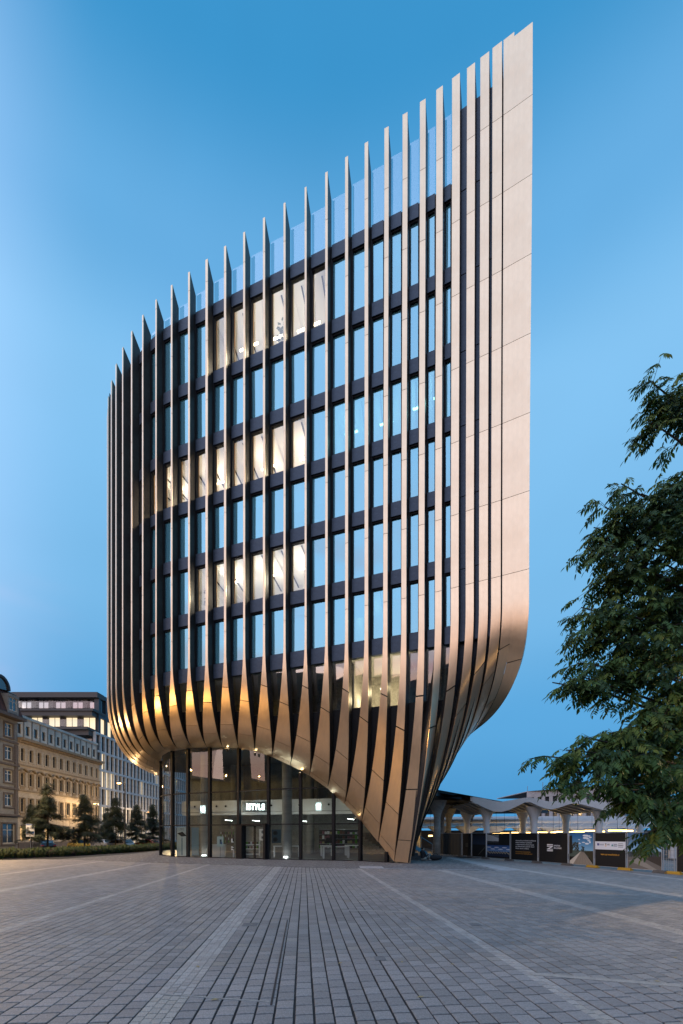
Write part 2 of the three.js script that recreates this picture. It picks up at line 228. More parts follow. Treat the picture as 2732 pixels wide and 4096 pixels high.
// bays between the fins: spandrels, windows, parapet glass
const inset = (f, side, d, over = 0) => (side < 0 ? f.L : f.R).clone().addScaledVector(f.t, side * (-0.02 - over)).addScaledVector(f.n, -d);
function slabOn(a, b, n, y0, y1, d0, d1) { const q = (p, d, y) => p.clone().addScaledVector(n, d).setY(y); return new MB().hexa([q(a, d1, y0), q(b, d1, y0), q(b, d0, y0), q(a, d0, y0)], [q(a, d1, y1), q(b, d1, y1), q(b, d0, y1), q(a, d0, y1)]); }
const wr = rng(321);
for (let i = 0; i < NF - 1; i++) {
  const f = fins[i], g = fins[i + 1], a = inset(f, 1, DEPTH), b = inset(g, -1, DEPTH), n = f.n.clone().add(g.n).normalize(), t = b.clone().sub(a).normalize();
  if (a.distanceTo(b) < 0.06) continue;
  const jw = Math.min(0.12, a.distanceTo(b) * 0.2), a2 = a.clone().addScaledVector(t, jw), b2 = b.clone().addScaledVector(t, -jw);
  if (i < 23) { part('jamb', slabOn(a, a2, n, LEVEL[6] - 0.9, LEVEL[0], -0.2, 0.06).geo(), mat.frame, tower); part('jamb', slabOn(b2, b, n, LEVEL[6] - 0.9, LEVEL[0], -0.2, 0.06).geo(), mat.frame, tower); a.copy(a2); b.copy(b2); }
  const solid = i >= 23, topGlass = Math.min(f.tipY, g.tipY) - 0.85;
  for (let r = 0; r < LEVEL.length; r++) {
    const y1 = LEVEL[r], y0 = y1 - SP[r];
    part('spandrel_panel', slabOn(a, b, n, y0, y1, -0.1, 0.12).geo(), mat.spandrel, tower);
    const w1 = y0, w0 = r < 6 ? LEVEL[r + 1] : 0;
    if (r === 6) {                                   // the gallery below the last spandrel follows the shell inwards behind the ribs
      const s = seams[i + 1], half = a.distanceTo(b) / 2 + 0.1, yb = galleryFoot(s), rows = [];
      for (let k = 0; k <= 10; k++) { const q = liningPoint(i + 1, lerp(0.0, tAt(s, yb), k / 10), DEPTH + 0.12); if (k === 0) q.y = y0; rows.push([q.clone().addScaledVector(t, -half), q.clone().addScaledVector(t, half)]); }
      part(solid ? 'spandrel_panel' : 'gallery_pane', strip(rows), solid ? mat.spandrel : mat.galleryGlass, tower); continue;
    }
    if (solid) { part('spandrel_panel', slabOn(a, b, n, Math.max(w0, r < 6 ? 0 : 9.8) + 0.02, w1 - 0.03, -0.1, 0.1).geo(), mat.spandrel, tower); continue; }
    const fr = new MB(), bw = 0.035, ia = a.clone().addScaledVector(t, bw), ib = b.clone().addScaledVector(t, -bw);
    fr.p.push(...slabOn(a, ia, n, w0, w1, -0.16, 0.05).p, ...slabOn(ib, b, n, w0, w1, -0.16, 0.05).p, ...slabOn(ia, ib, n, w1 - 0.09, w1, -0.16, 0.04).p, ...slabOn(ia, ib, n, w0, w0 + 0.05, -0.16, 0.04).p);
    fr.u.length = fr.p.length / 3 * 2; fr.u.fill(0);
    const win = fr.build('window', mat.frame, tower);
        const q2 = (p, y, e) => p.clone().addScaledVector(n, -0.05 + e).setY(y), k1 = (wr() - 0.5) * 0.012, k2 = (wr() - 0.5) * 0.03;      // no two panes sit quite alike
    if (!isLit(i, r) && wr() < 0.3) { const yb = w1 - 0.1 - (w1 - w0) * (0.15 + 0.5 * wr()); part('blind', slabOn(ia, ib, n, yb, w1 - 0.1, -0.24, -0.22).geo(), mat.blind, win); }
    part('pane', new MB().quad(q2(ia, w0 + 0.05, -k1 - k2), q2(ib, w0 + 0.05, k1 - k2), q2(ib, w1 - 0.09, k1 + k2), q2(ia, w1 - 0.09, -k1 + k2)).geo(), isLit(i, r) ? mat.litBayGlass : mat.glass, win);
  }
  if (solid) part('spandrel_panel', slabOn(a, b, n, LEVEL[0] + 0.02, topGlass - 0.3, -0.1, 0.1).geo(), mat.spandrel, tower);
  else part('parapet_glass', slabOn(a, b, n, LEVEL[0], topGlass, -0.02, -0.018).geo(), mat.clearGlass, tower);
}
// dark lining behind the gaps of the lower shell
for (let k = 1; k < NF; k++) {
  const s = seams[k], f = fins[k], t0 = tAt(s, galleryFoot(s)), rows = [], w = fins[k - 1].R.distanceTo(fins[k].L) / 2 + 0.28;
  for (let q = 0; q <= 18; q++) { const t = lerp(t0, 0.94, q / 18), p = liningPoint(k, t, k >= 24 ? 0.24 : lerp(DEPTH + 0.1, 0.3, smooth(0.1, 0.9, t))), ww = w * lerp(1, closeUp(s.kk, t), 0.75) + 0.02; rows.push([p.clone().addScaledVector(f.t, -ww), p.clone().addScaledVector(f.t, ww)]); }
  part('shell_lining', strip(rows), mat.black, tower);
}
// storeys: slabs with ceilings, and the core behind
const front = fins.map((f) => f.c.clone().addScaledVector(f.n, -DEPTH - 0.12));
const backPts = [[10.6, -30], [9.5, -45], [-6, -56], [-19, -48]];
const outline = (extra = 0) => [...fins.map((f) => { const p = f.c.clone().addScaledVector(f.n, -DEPTH - 0.14 - extra); return [p.x, p.z]; }), ...backPts];
const coreLine = fins.map((f) => { const p = f.c.clone().addScaledVector(f.n, -6.5); return [p.x, p.z]; });
LEVEL.forEach((y, r) => { part('floor_slab', merge([polyGeo(outline(), y - 0.02), polyGeo(outline(), y - SP[r] + 0.12)]), mat.ceiling, tower); });
part('roof', polyGeo(outline(-0.1), LEVEL[0] + 0.01), mat.slab, tower);
{
  const mb = new MB(), pts = [[fins[NF - 1].R.x - 0.1, fins[NF - 1].R.z - 0.3], ...backPts, [fins[0].L.x + 0.05, fins[0].L.z - 0.3]];
  for (let i = 0; i < pts.length - 1; i++) mb.quad(V(pts[i][0], 12.9, pts[i][1]), V(pts[i + 1][0], 12.9, pts[i + 1][1]), V(pts[i + 1][0], 42, pts[i + 1][1]), V(pts[i][0], 42, pts[i][1]));
  mb.build('rear_wall', mat.spandrel, tower);
  const core = new MB(), c = [8, 9, 10, 12, 14, 16, 18, 20, 22].map((k) => coreLine[k]);
  for (let i = 0; i < c.length - 1; i++) core.quad(V(c[i][0], 9.5, c[i][1]), V(c[i + 1][0], 9.5, c[i + 1][1]), V(c[i + 1][0], 39, c[i + 1][1]), V(c[i][0], 39, c[i][1]));
  core.build('core_wall', mat.inner, tower);
}
// lit rooms: partitions to both sides, hanging linear lamps and their light
function litRoom(i0, i1, r, lamps, power, color, lampMat, depth = 5.6) {
  const y1 = LEVEL[r] - SP[r] + 0.1, y0 = LEVEL[r + 1], mb = new MB();
  for (const i of [i0, i1]) { const f = fins[i], p = f.c.clone().addScaledVector(f.n, -DEPTH - 0.2), q = f.c.clone().addScaledVector(f.n, -depth - 0.5); mb.bar(p.clone().setY((y0 + y1) / 2), q.clone().setY((y0 + y1) / 2), 0.1, y1 - y0); }
  const back = []; for (let i = i0; i <= i1; i++) back.push(fins[i].c.clone().addScaledVector(fins[i].n, -depth));
  for (let i = 0; i < back.length - 1; i++) mb.quad(back[i].clone().setY(y0), back[i + 1].clone().setY(y0), back[i + 1].clone().setY(y1), back[i].clone().setY(y1));
  mb.build('partition_wall', mat.inner, tower);
  for (let i = i0; i < i1; i++) for (const u of (i * 7 + r * 3) % 5 < 2 ? [0.3, 0.8] : (i + r) % 3 ? [0.3] : []) {          // dark slots in the ceiling running inwards
    const f = fins[i], p = f.c.clone().lerp(fins[i + 1].c, u), sl = new MB(); sl.bar(p.clone().addScaledVector(f.n, -DEPTH - 0.5).addScaledVector(f.t, 0.25).setY(y1 - 0.03), p.clone().addScaledVector(f.n, -depth + 0.3).addScaledVector(f.t, -0.4).setY(y1 - 0.03), u < 0.5 ? 0.1 : 0.22, u < 0.5 ? 0.04 : 0.09); sl.build(u < 0.5 ? 'ceiling_slot' : 'ceiling_duct', u < 0.5 ? mat.frame : mat.ceiling, tower);
  }
  const jm = new MB();
  for (let i = i0; i <= i1; i++) { const f = fins[i], p = f.R.clone().addScaledVector(f.t, 0.11).addScaledVector(f.n, -DEPTH - 0.19); jm.bar(p.clone().setY(y0 + 0.05), p.clone().setY(y1 - 0.02), 0.14, 0.05, f.n); }
  jm.build('timber_jamb', mat.woodJamb, tower);
  for (const [u, d, len, dy] of lamps) {
    const i = Math.floor(u), f = fins[i], g = fins[i + 1], c = f.c.clone().lerp(g.c, u - i).addScaledVector(f.n, -DEPTH - d).setY(y1 - dy);
    const lm = new MB().bar(c.clone().addScaledVector(f.t, -len / 2), c.clone().addScaledVector(f.t, len / 2), 0.12, 0.06).build('ceiling_lamp', lampMat, tower);
    new MB().tube(c.clone().addScaledVector(f.t, len * 0.3), c.clone().addScaledVector(f.t, len * 0.3).setY(y1), 0.01, 0.01, 4).build('hanger', mat.black, lm);
    const L = new THREE.PointLight(new THREE.Color(...color), power); L.position.copy(c).y -= 0.25; L.shadow.radius = 10; L.castShadow = true; scene.add(L);
  }
}
litRoom(5, 15, 2, [[6.5, 1.8, 1.2, 0.5], [9.4, 2.2, 1.2, 0.55], [12.2, 2.2, 1.2, 0.6], [14.2, 2.4, 1.2, 0.6]], 13, [1, 0.8, 0.58], mat.lampWarm);
litRoom(9, 15, 4, [[10.4, 1.8, 1.2, 0.5], [12.4, 2.0, 1.2, 0.5], [14.3, 2.0, 1.2, 0.5]], 12, [1, 0.9, 0.74], mat.lampWarm);
litRoom(10, 16, 0, [[11.5, 1.2, 1.5, 1.6], [13.0, 1.4, 1.7, 1.55], [14.5, 1.6, 1.7, 1.5]], 9, [1, 0.86, 0.66], mat.lampWarm);
litRoom(16, 23, 2, [[16.7, 1.6, 0.9, 0.7], [18.6, 1.8, 0.9, 0.6], [20.6, 1.6, 0.9, 0.5], [21.9, 1.4, 0.9, 0.5]], 1.6, [1, 0.9, 0.75], mat.lampWarm);
litRoom(17, 19, 5, [[17.6, 2, 0.6, 0.4]], 2, [1, 0.8, 0.5], mat.lampWarm);
for (const [u, r, h, where] of [[9.45, 4, 2.4, 'in the leftmost lit window of the lower lit row'], [13.4, 0, 2.6, 'in a lit window of the top storey'], [7.5, 2, 1.9, 'in a left window of the middle lit row']]) {
  const i = Math.floor(u), f = fins[i], c = f.c.clone().lerp(fins[i + 1].c, u - i).addScaledVector(f.n, -DEPTH - 0.75), q = rng(i * 13 + r), o = thing('potted_plant', 'leafy potted plant standing ' + where, 'plant', [c.x, LEVEL[r + 1], c.z]);
  part('pot', new THREE.CylinderGeometry(0.24, 0.18, 0.45, 14).translate(0, 0.23, 0), mat.plasticWhite, o); new MB().tube(V(0, 0.4, 0), V(0.03, h * 0.8, 0), 0.03, 0.015, 6).build('stem', mat.bark, o);
  const lf = new MB(); for (let k = 0; k < 60; k++) { const y = h * (0.3 + 0.7 * q()), a = q() * 6.28, l = 0.16 + 0.22 * q(), b = V(0.12 * Math.cos(a), y, 0.12 * Math.sin(a)), d = V(Math.cos(a) * l, -0.14 + 0.2 * q(), Math.sin(a) * l), s = V(-d.z, 0, d.x).normalize().multiplyScalar(0.06), m = b.clone().addScaledVector(d, 0.5).add(V(0, 0.05, 0)); lf.tri(b, m.clone().add(s), b.clone().add(d)).tri(b, b.clone().add(d), m.clone().sub(s)); }
  lf.build('foliage', M({ color: rgb(0.03, 0.06, 0.02), roughness: 0.7, side: THREE.DoubleSide }), o).userData.kind = 'stuff';
}
{
  const mb = new MB(); for (let i = 15; i < 22; i++) { const p = fins[i].c.clone().addScaledVector(fins[i].n, -4.2), q = fins[i + 1].c.clone().addScaledVector(fins[i + 1].n, -4.2); mb.quad(p.clone().setY(9.4), q.clone().setY(9.4), q.clone().setY(12.95), p.clone().setY(12.95)); }
  for (const i of [17, 20]) { const f = fins[i], p = f.c.clone().addScaledVector(f.n, -1.4), q = f.c.clone().addScaledVector(f.n, -4.2); mb.bar(p.setY(11.2), q.setY(11.2), 0.1, 3.4); }
  mb.build('partition_wall', mat.inner, tower);
}
for (const [u, y] of [[18.4, 11.4], [19.5, 11.6], [17.4, 11.0]]) {          // lamps in the gallery above the arch
  const i = Math.floor(u), f = fins[i], c = f.c.clone().lerp(fins[i + 1].c, u - i).addScaledVector(f.n, -2.4).setY(y);
  new MB().tube(c, c.clone().add(V(0, 0.05, 0)), 0.18, 0.18, 12).build('ceiling_lamp', mat.lampWarm, tower);
  const L = new THREE.PointLight(new THREE.Color(1, 0.74, 0.42), u === 18.4 ? 14 : 6); L.position.copy(c).y -= 0.2; L.shadow.radius = 8; L.castShadow = true; scene.add(L);
}
// ---------------------------------------------------------------- ground
const asphaltTex = (() => { const a = fbm(5, 8, 6, 0.65); return tex(512, 512, (u, v) => { const n = 0.55 + 0.5 * a(u, v); return [n, n, n * 1.01]; }); })();
const cobbleTex = (() => { const N = 16, r = rng(8), tone = [...Array(N * N)].map(() => 0.62 + 0.3 * r()), a = fbm(41, 32, 3); return tex(512, 512, (u, v) => { const row = Math.floor(v * N), uu = (u + (row % 2) * 0.5 / N) % 1, col = Math.floor(uu * N), fx = uu * N - col, fy = v * N - row; const e = Math.min(fx, 1 - fx, fy, 1 - fy); const n = tone[row * N + col] * (e < 0.09 ? 0.5 : 1) * (0.85 + 0.3 * a(u, v)); return [n, n, n]; }); })();
const groundMat = M({ color: rgb(0.075, 0.075, 0.08), roughness: 0.9, map: withRep(asphaltTex, 0.25, 0.25) });
struct('ground', polyGeo([[-600, 300], [600, 300], [600, -900], [-600, -900]], -0.62), M({ color: rgb(0.06, 0.06, 0.062), roughness: 0.95, map: withRep(asphaltTex, 0.1, 0.1) }));
struct('plaza', polyGeo([[-30, 70], [70, 70], [70, -75], [-22, -75], [-20.6, -46], [-22.3, -36], [-27.5, -30], [-34, -26], [-60, 20], [-60, 70]], 0.0), M({ color: rgb(0.03, 0.03, 0.031), roughness: 0.95, map: withRep(asphaltTex, 1.2, 1.2) }));
struct('road', polyGeo([[-48, 40], [-36, -10], [-27, -30], [-21.5, -45], [-23, -260], [-44.5, -260], [-44.5, -20], [-50, 40]], -0.3), M({ color: rgb(0.035, 0.035, 0.038), roughness: 0.75, map: withRep(asphaltTex, 0.3, 0.3) }));
struct('pavement', merge([polyGeo([[-44.4, 40], [-44.4, -260], [-60, -260], [-60, 40]], -0.17), new MB().box(-44.5, -0.24, -110, 0.2, 0.15, 300).geo()]), M({ color: rgb(0.2, 0.19, 0.18), roughness: 0.9, map: withRep(cobbleTex, 0.6, 0.6) }));
// cobbled band round the building
const bandEdge = (x) => (x < -20 ? 31.5 : x < -13 ? lerp(31, 28, (x + 20) / 7) : x < -0.9 ? lerp(28, 23.4, (x + 13) / 12.1) : x < 8.1 ? lerp(23.4, 21.6, (x + 0.9) / 9) : 21.6);
struct('cobbled_band', polyGeo([[-21.5, -31.5], [-13, -28], [-0.9, -23.4], [8.1, -21.6], [8.9, -26], [12, -60], [-21, -60], [-20.4, -40]], 0.009), M({ color: rgb(0.3, 0.3, 0.31), roughness: 0.85, map: withRep(cobbleTex, 0.55, 0.55) }));
struct('pale_slab_path', merge([polyGeo([[1.15, -24.7], [2.6, -24.6], [2.6, -22.95], [1.15, -23.2]].map(([x, z]) => [x * 0.92, z * 1]), 0.014), polyGeo([[0.9, -22.98], [0.9, -23.25], [8.4, -21.85], [8.4, -21.55]], 0.014), polyGeo([[8.4, -21.5], [9.6, -21.8], [9.2, -34], [8.6, -34]], 0.014)]), M({ color: rgb(0.42, 0.43, 0.45), roughness: 0.8, map: withRep(grain, 0.8, 0.8) }));
// granite setts: columns run towards the building; two-stone light strips divide the fields
const DIR = -0.0915, ca = Math.cos(Math.atan(DIR)), sa = Math.sin(Math.atan(DIR));
const toW = (a, b) => [a * ca + b * sa, -(b * ca - a * sa)];       // across, along -> x, z
const STRIPS = [-14.2, -10.1, -5.95, -1.55, 3.05, 7.3, 11.6, 15.9].map((a) => a);
{
  const r = rng(424), near = [], far = [], P = 0.205, lights = [];
  const hash = (x, y) => { const s = Math.sin(x * 127.1 + y * 311.7) * 43758.5453; return s - Math.floor(s); };
  for (let c = -150; c < 130; c++) {
    const a0 = c * P; let light = STRIPS.find((s) => a0 > s - 0.16 && a0 < s + 0.16) !== undefined;
    const cols = light ? [[a0 - P / 4, P / 2 - 0.006], [a0 + P / 4, P / 2 - 0.006]] : [[a0, P - (a0 > -1.4 && a0 < 1.3 ? 0.02 : 0.014) - 0.006 * r()]];
    for (const [a, w] of light ? cols : cols) {
      let b = 2.2 + r() * 0.2;
      while (b < 36) {
        const len = light ? 0.105 + r() * 0.03 : 0.185 + r() * 0.07, aa = a + 0.008 * noise.noise(b * 0.6, c * 0.7, 2) + (light ? 0 : 0.03 * noise.noise(b * 0.09, c * 0.05, 8));
        const [x, z] = toW(aa, b + len / 2); b += len;
        const d = -z; if (d < 2.6) continue;
        if (Math.abs(x) > 0.87 * d + 0.9) continue;
        if (d > (x < 8.1 ? bandEdge(x) : 33) - 0.12 || (x < -19 && d > 30 + (x + 26) * 0.5) || x < -27) continue;
        // patch with crossing course (repair joints seen in the photograph)
        const g = r(), stain = noise.noise(x * 0.55, z * 0.55, 5) * 0.5 + noise.noise(x * 2.1, z * 2.1, 15) * 0.35;
        const base = light ? 1.45 : 1.0, t = base * (0.93 + 0.3 * (g - 0.5) + 0.2 * stain), warm = light ? 0.02 : 0.015 * (r() - 0.4) + (r() > 0.965 ? 0.05 : 0);
        const it = { x, z, w, l: len - (light ? 0.012 : 0.02), h: 0.002 * (r() - 0.5), tilt: (r() - 0.5) * 0.016, tilt2: (r() - 0.5) * 0.016, col: [0.4 * t + warm, 0.38 * t + warm * 0.6, 0.368 * t], light, k: Math.floor(r() * 3), d: Math.hypot(x, d) };
        (light ? lights : near).push(it);
      }
    }
  }
  // unit sett with worn, bevelled edges (three variants)
  const variant = (k) => {
    const q = rng(900 + k * 7), j = () => (q() - 0.5) * 0.05, B = [[-0.5, -0.5], [0.5, -0.5], [0.5, 0.5], [-0.5, 0.5]].map(([x, z]) => [x + j() * 0.5, z + j() * 0.5]);
    const ring = (s, y) => B.map(([x, z]) => V(x * s, y, z * s)), lo = ring(1, -0.04), mi = ring(0.996, -0.005), to = ring(0.962, 0), mb = new MB();
    for (let i = 0; i < 4; i++) { const n = (i + 1) % 4; mb.quad(lo[n], lo[i], mi[i], mi[n]); mb.quad(mi[n], mi[i], to[i], to[n]); }
    mb.quad(to[3], to[2], to[1], to[0], [[0, 0], [1, 0], [1, 1], [0, 1]]);
    return mb.geo();
  };
  const vg = [0, 1, 2].map(variant);
  const settTex = (() => { const a = fbm(61, 16, 4, 0.8), b = tileNoise(5, 100); return tex(256, 256, (u, v) => { let n = 0.8 + 0.34 * (a(u, v) - 0.5) + 0.16 * (b(u, v) - 0.5); if (b(u + 0.3, v + 0.1) > 0.93) n -= 0.2; return [n, n, n]; }); })();
  const sm = M({ color: 0xffffff, roughness: 0.62, map: settTex, bumpMap: settTex, bumpScale: 0.004 });
  const all = near.concat(lights).sort((p, q) => p.d - q.d), plaza = scene.getObjectByName('plaza');
  const mtx = (s, h = 0.009) => new THREE.Matrix4().compose(V(s.x, h + s.h, s.z), new THREE.Quaternion().setFromEuler(new THREE.Euler(s.tilt, -Math.atan(DIR), s.tilt2)), V(s.w, 1, s.l));
  const tones = [...Array(12)].map((_, k) => { const t = 0.86 + 0.28 * k / 11, m = sm.clone(); m.color.setRGB(0.4 * t + (k % 4 === 3 ? 0.015 : 0), 0.382 * t + (k % 4 === 3 ? 0.005 : 0), 0.378 * t); return m; });
  const lightTones = [0, 1, 2].map((k) => { const m = sm.clone(); m.color.setRGB(0.56 + 0.03 * k, 0.52 + 0.03 * k, 0.47 + 0.03 * k); return m; });
  const inView = (s) => { const d = -s.z, py = HZ + EYE * FPX / d, px = CX + s.x * FPX / d; return py < 4100 && px > -10 && px < 2745; };
  const big = all.filter(inView), singles = new Set(big.filter((s) => !s.light).slice(0, 270).concat(big.filter((s) => s.light).slice(0, 30)));
  for (const s of singles) { const o = part('sett', vg[s.k], s.light ? lightTones[s.k] : tones[Math.floor(clamp((s.col[1] / 0.382 - 0.8) / 0.3, 0, 0.99) * 12)], plaza); o.applyMatrix4(mtx(s)); }
  for (let k = 0; k < 3; k++) {
    const list = all.filter((s) => s.k === k && !singles.has(s)), im = new THREE.InstancedMesh(vg[k], sm, list.length); im.name = 'sett_field'; im.userData.kind = 'stuff'; im.receiveShadow = true; im.castShadow = true;
    list.forEach((s, i) => { im.setMatrixAt(i, mtx(s)); im.setColorAt(i, new THREE.Color().setRGB(...s.col)); }); plaza.add(im);
  }
  // pale mortar joints where the paving was opened and closed again
  const mortar = M({ color: rgb(0.42, 0.4, 0.37), roughness: 0.9, map: withRep(grain, 2, 2) }), gp = (px, py) => { const d = EYE * FPX / (py - HZ); return V((px - CX) / FPX * d, 0.01, -d); };
  for (const [a, b, w] of [[[1391, 3642], [1684, 3651], 0.09], [[1583, 3555], [2085, 3578], 0.12], [[2122, 3898], [2760, 3950], 0.11], [[643, 3980], [1080, 4012], 0.02], [[1116, 3494], [1400, 3498], 0.1], [[690, 3487], [380, 3520], 0.1], [[1955, 3595], [2010, 3612], 0.04]]) struct('paving_joint', new MB().bar(gp(...a), gp(...b), w, 0.012).geo(), mortar);
  for (const [px, py, w, l] of [[1520, 3836, 0.16, 0.2], [1000, 3700, 0.3, 0.3], [1900, 3700, 0.22, 0.2]]) { const c = gp(px, py); struct('paving_patch', new MB().box(c.x, 0.01, c.z, w, 0.01, l, Math.atan(0.0915)).geo(), M({ color: rgb(0.2, 0.2, 0.205), roughness: 0.9, map: withRep(grain, 2, 2) })); }
  { // a few fallen leaves and scraps
    const mb = new MB(), q = rng(81); for (let k = 0; k < 46; k++) { const d = 4.6 + 17 * q(), x = (q() - 0.4) * 1.5 * d, a = q() * 6.28, s = 0.025 + 0.03 * q(), e = V(Math.cos(a) * s, 0, Math.sin(a) * s), f = V(-e.z * 0.5, 0.006, e.x * 0.5), c = V(x, 0.015, -d); mb.quad(c.clone().sub(e), c.clone().sub(f).setY(0.02), c.clone().add(e), c.clone().add(f)); }
    const o = mb.build('fallen_leaves', M({ color: rgb(0.32, 0.26, 0.13), roughness: 0.9, side: THREE.DoubleSide }), scene); o.userData.kind = 'stuff'; o.userData.label = 'few small fallen leaves and scraps scattered over the grey setts';
  }
  // slot drains and steel edging let into the paving
  const [dx0, dz0] = toW(-0.36, 4.62), [dx1, dz1] = toW(-0.36, 9.2);
  tag(new MB().bar(V(dx0, 0.008, dz0), V(dx1, 0.008, dz1), 0.024, 0.012).build('slot_drain', mat.darkSteel, scene), 'narrow dark slot drain running lengthwise between the grey setts in the foreground', 'drain');
}
// ---------------------------------------------------------------- glazed ground floor
const ringA = seams.map((s) => s.P[3]);
const pxOf = (p) => CX + p.x / -p.z * FPX;
function onBase(px) { let k = 5; while (k < 21 && pxOf(ringA[k + 1]) < px) k++; const a = ringA[k], b = ringA[k + 1], t = clamp((px - pxOf(a)) / (pxOf(b) - pxOf(a)), 0, 1); return a.clone().lerp(b, t); }
{
  const left = [ringA[0], ringA[2], ringA[4]].map((p) => p.clone()), MU = [643.6, 691, 753, 840, 956, 1075, 1203, 1335, 1442, 1548].map(onBase);
  const pts = [...left, ...MU, onBase(1576)];
  const rowsY = [[0.06, 2.62], [2.72, 5.3], [5.38, 99]];
  for (let i = 0; i < pts.length - 1; i++) {
    const a = pts[i], b = pts[i + 1], door = i === 7, sub = 4;
    const P = (t) => { if (i < 3) return a.clone().lerp(b, t); const q = onBase(lerp(pxOf(a), pxOf(b), t)); return q; };
    const n = V(0, 0, 0).crossVectors(V(0, 1, 0), b.clone().sub(a)).normalize();
    rowsY.forEach(([y0, y1], r) => {
      if (door && r === 0) return;
      const rows = [[], []]; let any = false;
      for (let k = 0; k <= sub; k++) { const q = P(k / sub), top = Math.max(y0, Math.min(y1, q.y + 0.05)); if (top > y0 + 0.03) any = true; rows[0].push(q.clone().setY(y0)); rows[1].push(q.clone().setY(top)); }
      if (any) part('glass_pane', strip(rows), mat.shopGlass, tower);
      if (r) { const bm = new MB(); for (let k = 0; k < sub; k++) { const q = P(k / sub), s = P((k + 1) / sub); if (q.y > y0 && s.y > y0) bm.bar(q.setY(y0 - 0.05), s.setY(y0 - 0.05), 0.14, 0.085); } if (bm.p.length) bm.build('transom', mat.frame, tower); }
    });
    if (i < pts.length - 2 || true) { const q = a.clone(), h = Math.max(0.3, a.y + 0.05); new MB().bar(q.clone().setY(0).addScaledVector(n, 0), q.clone().setY(h), i >= 4 ? 0.2 : 0.1, 0.28, n).build('mullion', mat.frame, tower); }
    new MB().bar(a.clone().setY(0.03), b.clone().setY(0.03), 0.16, 0.06).build('sill', mat.frame, tower);
    if (door) {                                       // sliding entrance in a dark portal
      const t = b.clone().sub(a).normalize(), L = a.distanceTo(b), at = (u, y, d = 0) => a.clone().addScaledVector(t, u).addScaledVector(n, d).setY(y), s = n.z < 0 ? -1 : 1;
      const fr = new MB(); fr.bar(at(0.35, 0, 0.18 * s), at(0.35, 2.7, 0.18 * s), 0.55, 0.5, n).bar(at(L - 0.12, 0, 0.18 * s), at(L - 0.12, 2.7, 0.18 * s), 0.2, 0.5, n).bar(at(0.05, 2.66, 0.18 * s), at(L, 2.66, 0.18 * s), 0.5, 0.1);
      const dr = fr.build('entrance_portal', mat.frame, tower);
      for (const [u0, u1] of [[0.66, 1.6], [1.66, L - 0.24]]) {
        const lf = new MB(); for (const u of [u0 + 0.03, u1 - 0.03]) lf.bar(at(u, 0.04), at(u, 2.58), 0.06, 0.05, n); lf.bar(at(u0, 0.06), at(u1, 0.06), 0.05, 0.07).bar(at(u0, 2.56), at(u1, 2.56), 0.05, 0.05);
        lf.build('door_leaf', mat.frame, dr);
        new MB().quad(at(u0 + 0.06, 0.08), at(u1 - 0.06, 0.08), at(u1 - 0.06, 2.54), at(u0 + 0.06, 2.54)).build('door_glass', mat.clearGlass, dr);
      }
    }
  }
  // hall behind the glass: floor, concrete columns, rear wall, ventilation beam with round nozzles
  const floorPts = [...pts.map((p) => [p.x * 0.995, p.z - 0.1]), [6, -46], [-16, -52]];
  part('shop_floor', polyGeo(floorPts, 0.03), M({ color: rgb(0.09, 0.09, 0.09), roughness: 0.35, map: withRep(grain, 0.3, 0.3) }), tower);
  part('shop_ceiling', polyGeo(floorPts, 9.35), M({ color: rgb(0.1, 0.1, 0.1), roughness: 0.9 }), tower);
  const rear = new MB(); rear.quad(V(-17.5, 0, -47), V(4.4, 0, -40), V(4.4, 9.5, -40), V(-17.5, 9.5, -47)).quad(V(4.4, 0, -40), V(4.4, 0, -27.8), V(4.4, 9, -30), V(4.4, 9.5, -40));
  rear.build('shop_rear_wall', M({ color: rgb(0.34, 0.34, 0.33), roughness: 0.9, map: withRep(grain, 0.25, 0.25) }), tower);
  for (const [px, z, r] of [[821, 36.2, 0.4], [1148, 33.6, 0.4], [938, 43.5, 0.4], [1240, 41, 0.42]]) {
    const c = plan(px, z), col = new MB().tube(c, c.clone().setY(9.2), r, r, 20).build('concrete_column', mat.concrete, tower);
    const rg = new MB(); for (const y of [5.0, 2.9]) rg.tube(c.clone().setY(y), c.clone().setY(y + 0.12), r + 0.03, r + 0.03, 20); rg.build('column_ring', mat.concrete, col);
  }
  const bA = plan(735, 41.5), bB = plan(1420, 37.5);
  const beam = new MB().bar(bA.clone().setY(4.65), bB.clone().setY(4.65), 0.6, 1.1).bar(bA.clone().setY(3.92), bB.clone().setY(3.92), 0.5, 0.26).build('ventilation_beam', mat.white, tower);
  const nz = (px) => { const t = (px - 735) / (1420 - 735), c = bA.clone().lerp(bB, t).setY(4.65); return c; };
  for (const px of [790, 883, 921, 1106, 1180, 1215, 1290, 1325]) { const c = nz(px).add(V(-0.02, 0, 0.31)); const ring = new MB().tube(c, c.clone().add(V(0, 0, 0.05)), 0.19, 0.17, 14).build('air_nozzle', mat.plasticWhite, beam); new MB().tube(c.clone().add(V(0, 0, 0.045)), c.clone().add(V(0, 0, 0.056)), 0.1, 0.1, 12).build('nozzle_mouth', mat.black, beam); }
  for (const [px, py, z] of [[1010, 3282, 37], [900, 3280, 38], [1200, 3283, 36.5], [1390, 3275, 35]]) {
    const c = W(px, py, z), l = new MB().bar(c, c.clone().add(V(0.55, -0.05, -0.4)), 0.06, 0.05).build('linear_lamp', mat.lampCool, tower);
    const p = new THREE.PointLight(new THREE.Color(0.95, 1, 0.92), 4); p.position.copy(c).add(V(0.7, -0.2, -0.2)); p.shadow.radius = 8; p.castShadow = true; scene.add(p);
  }
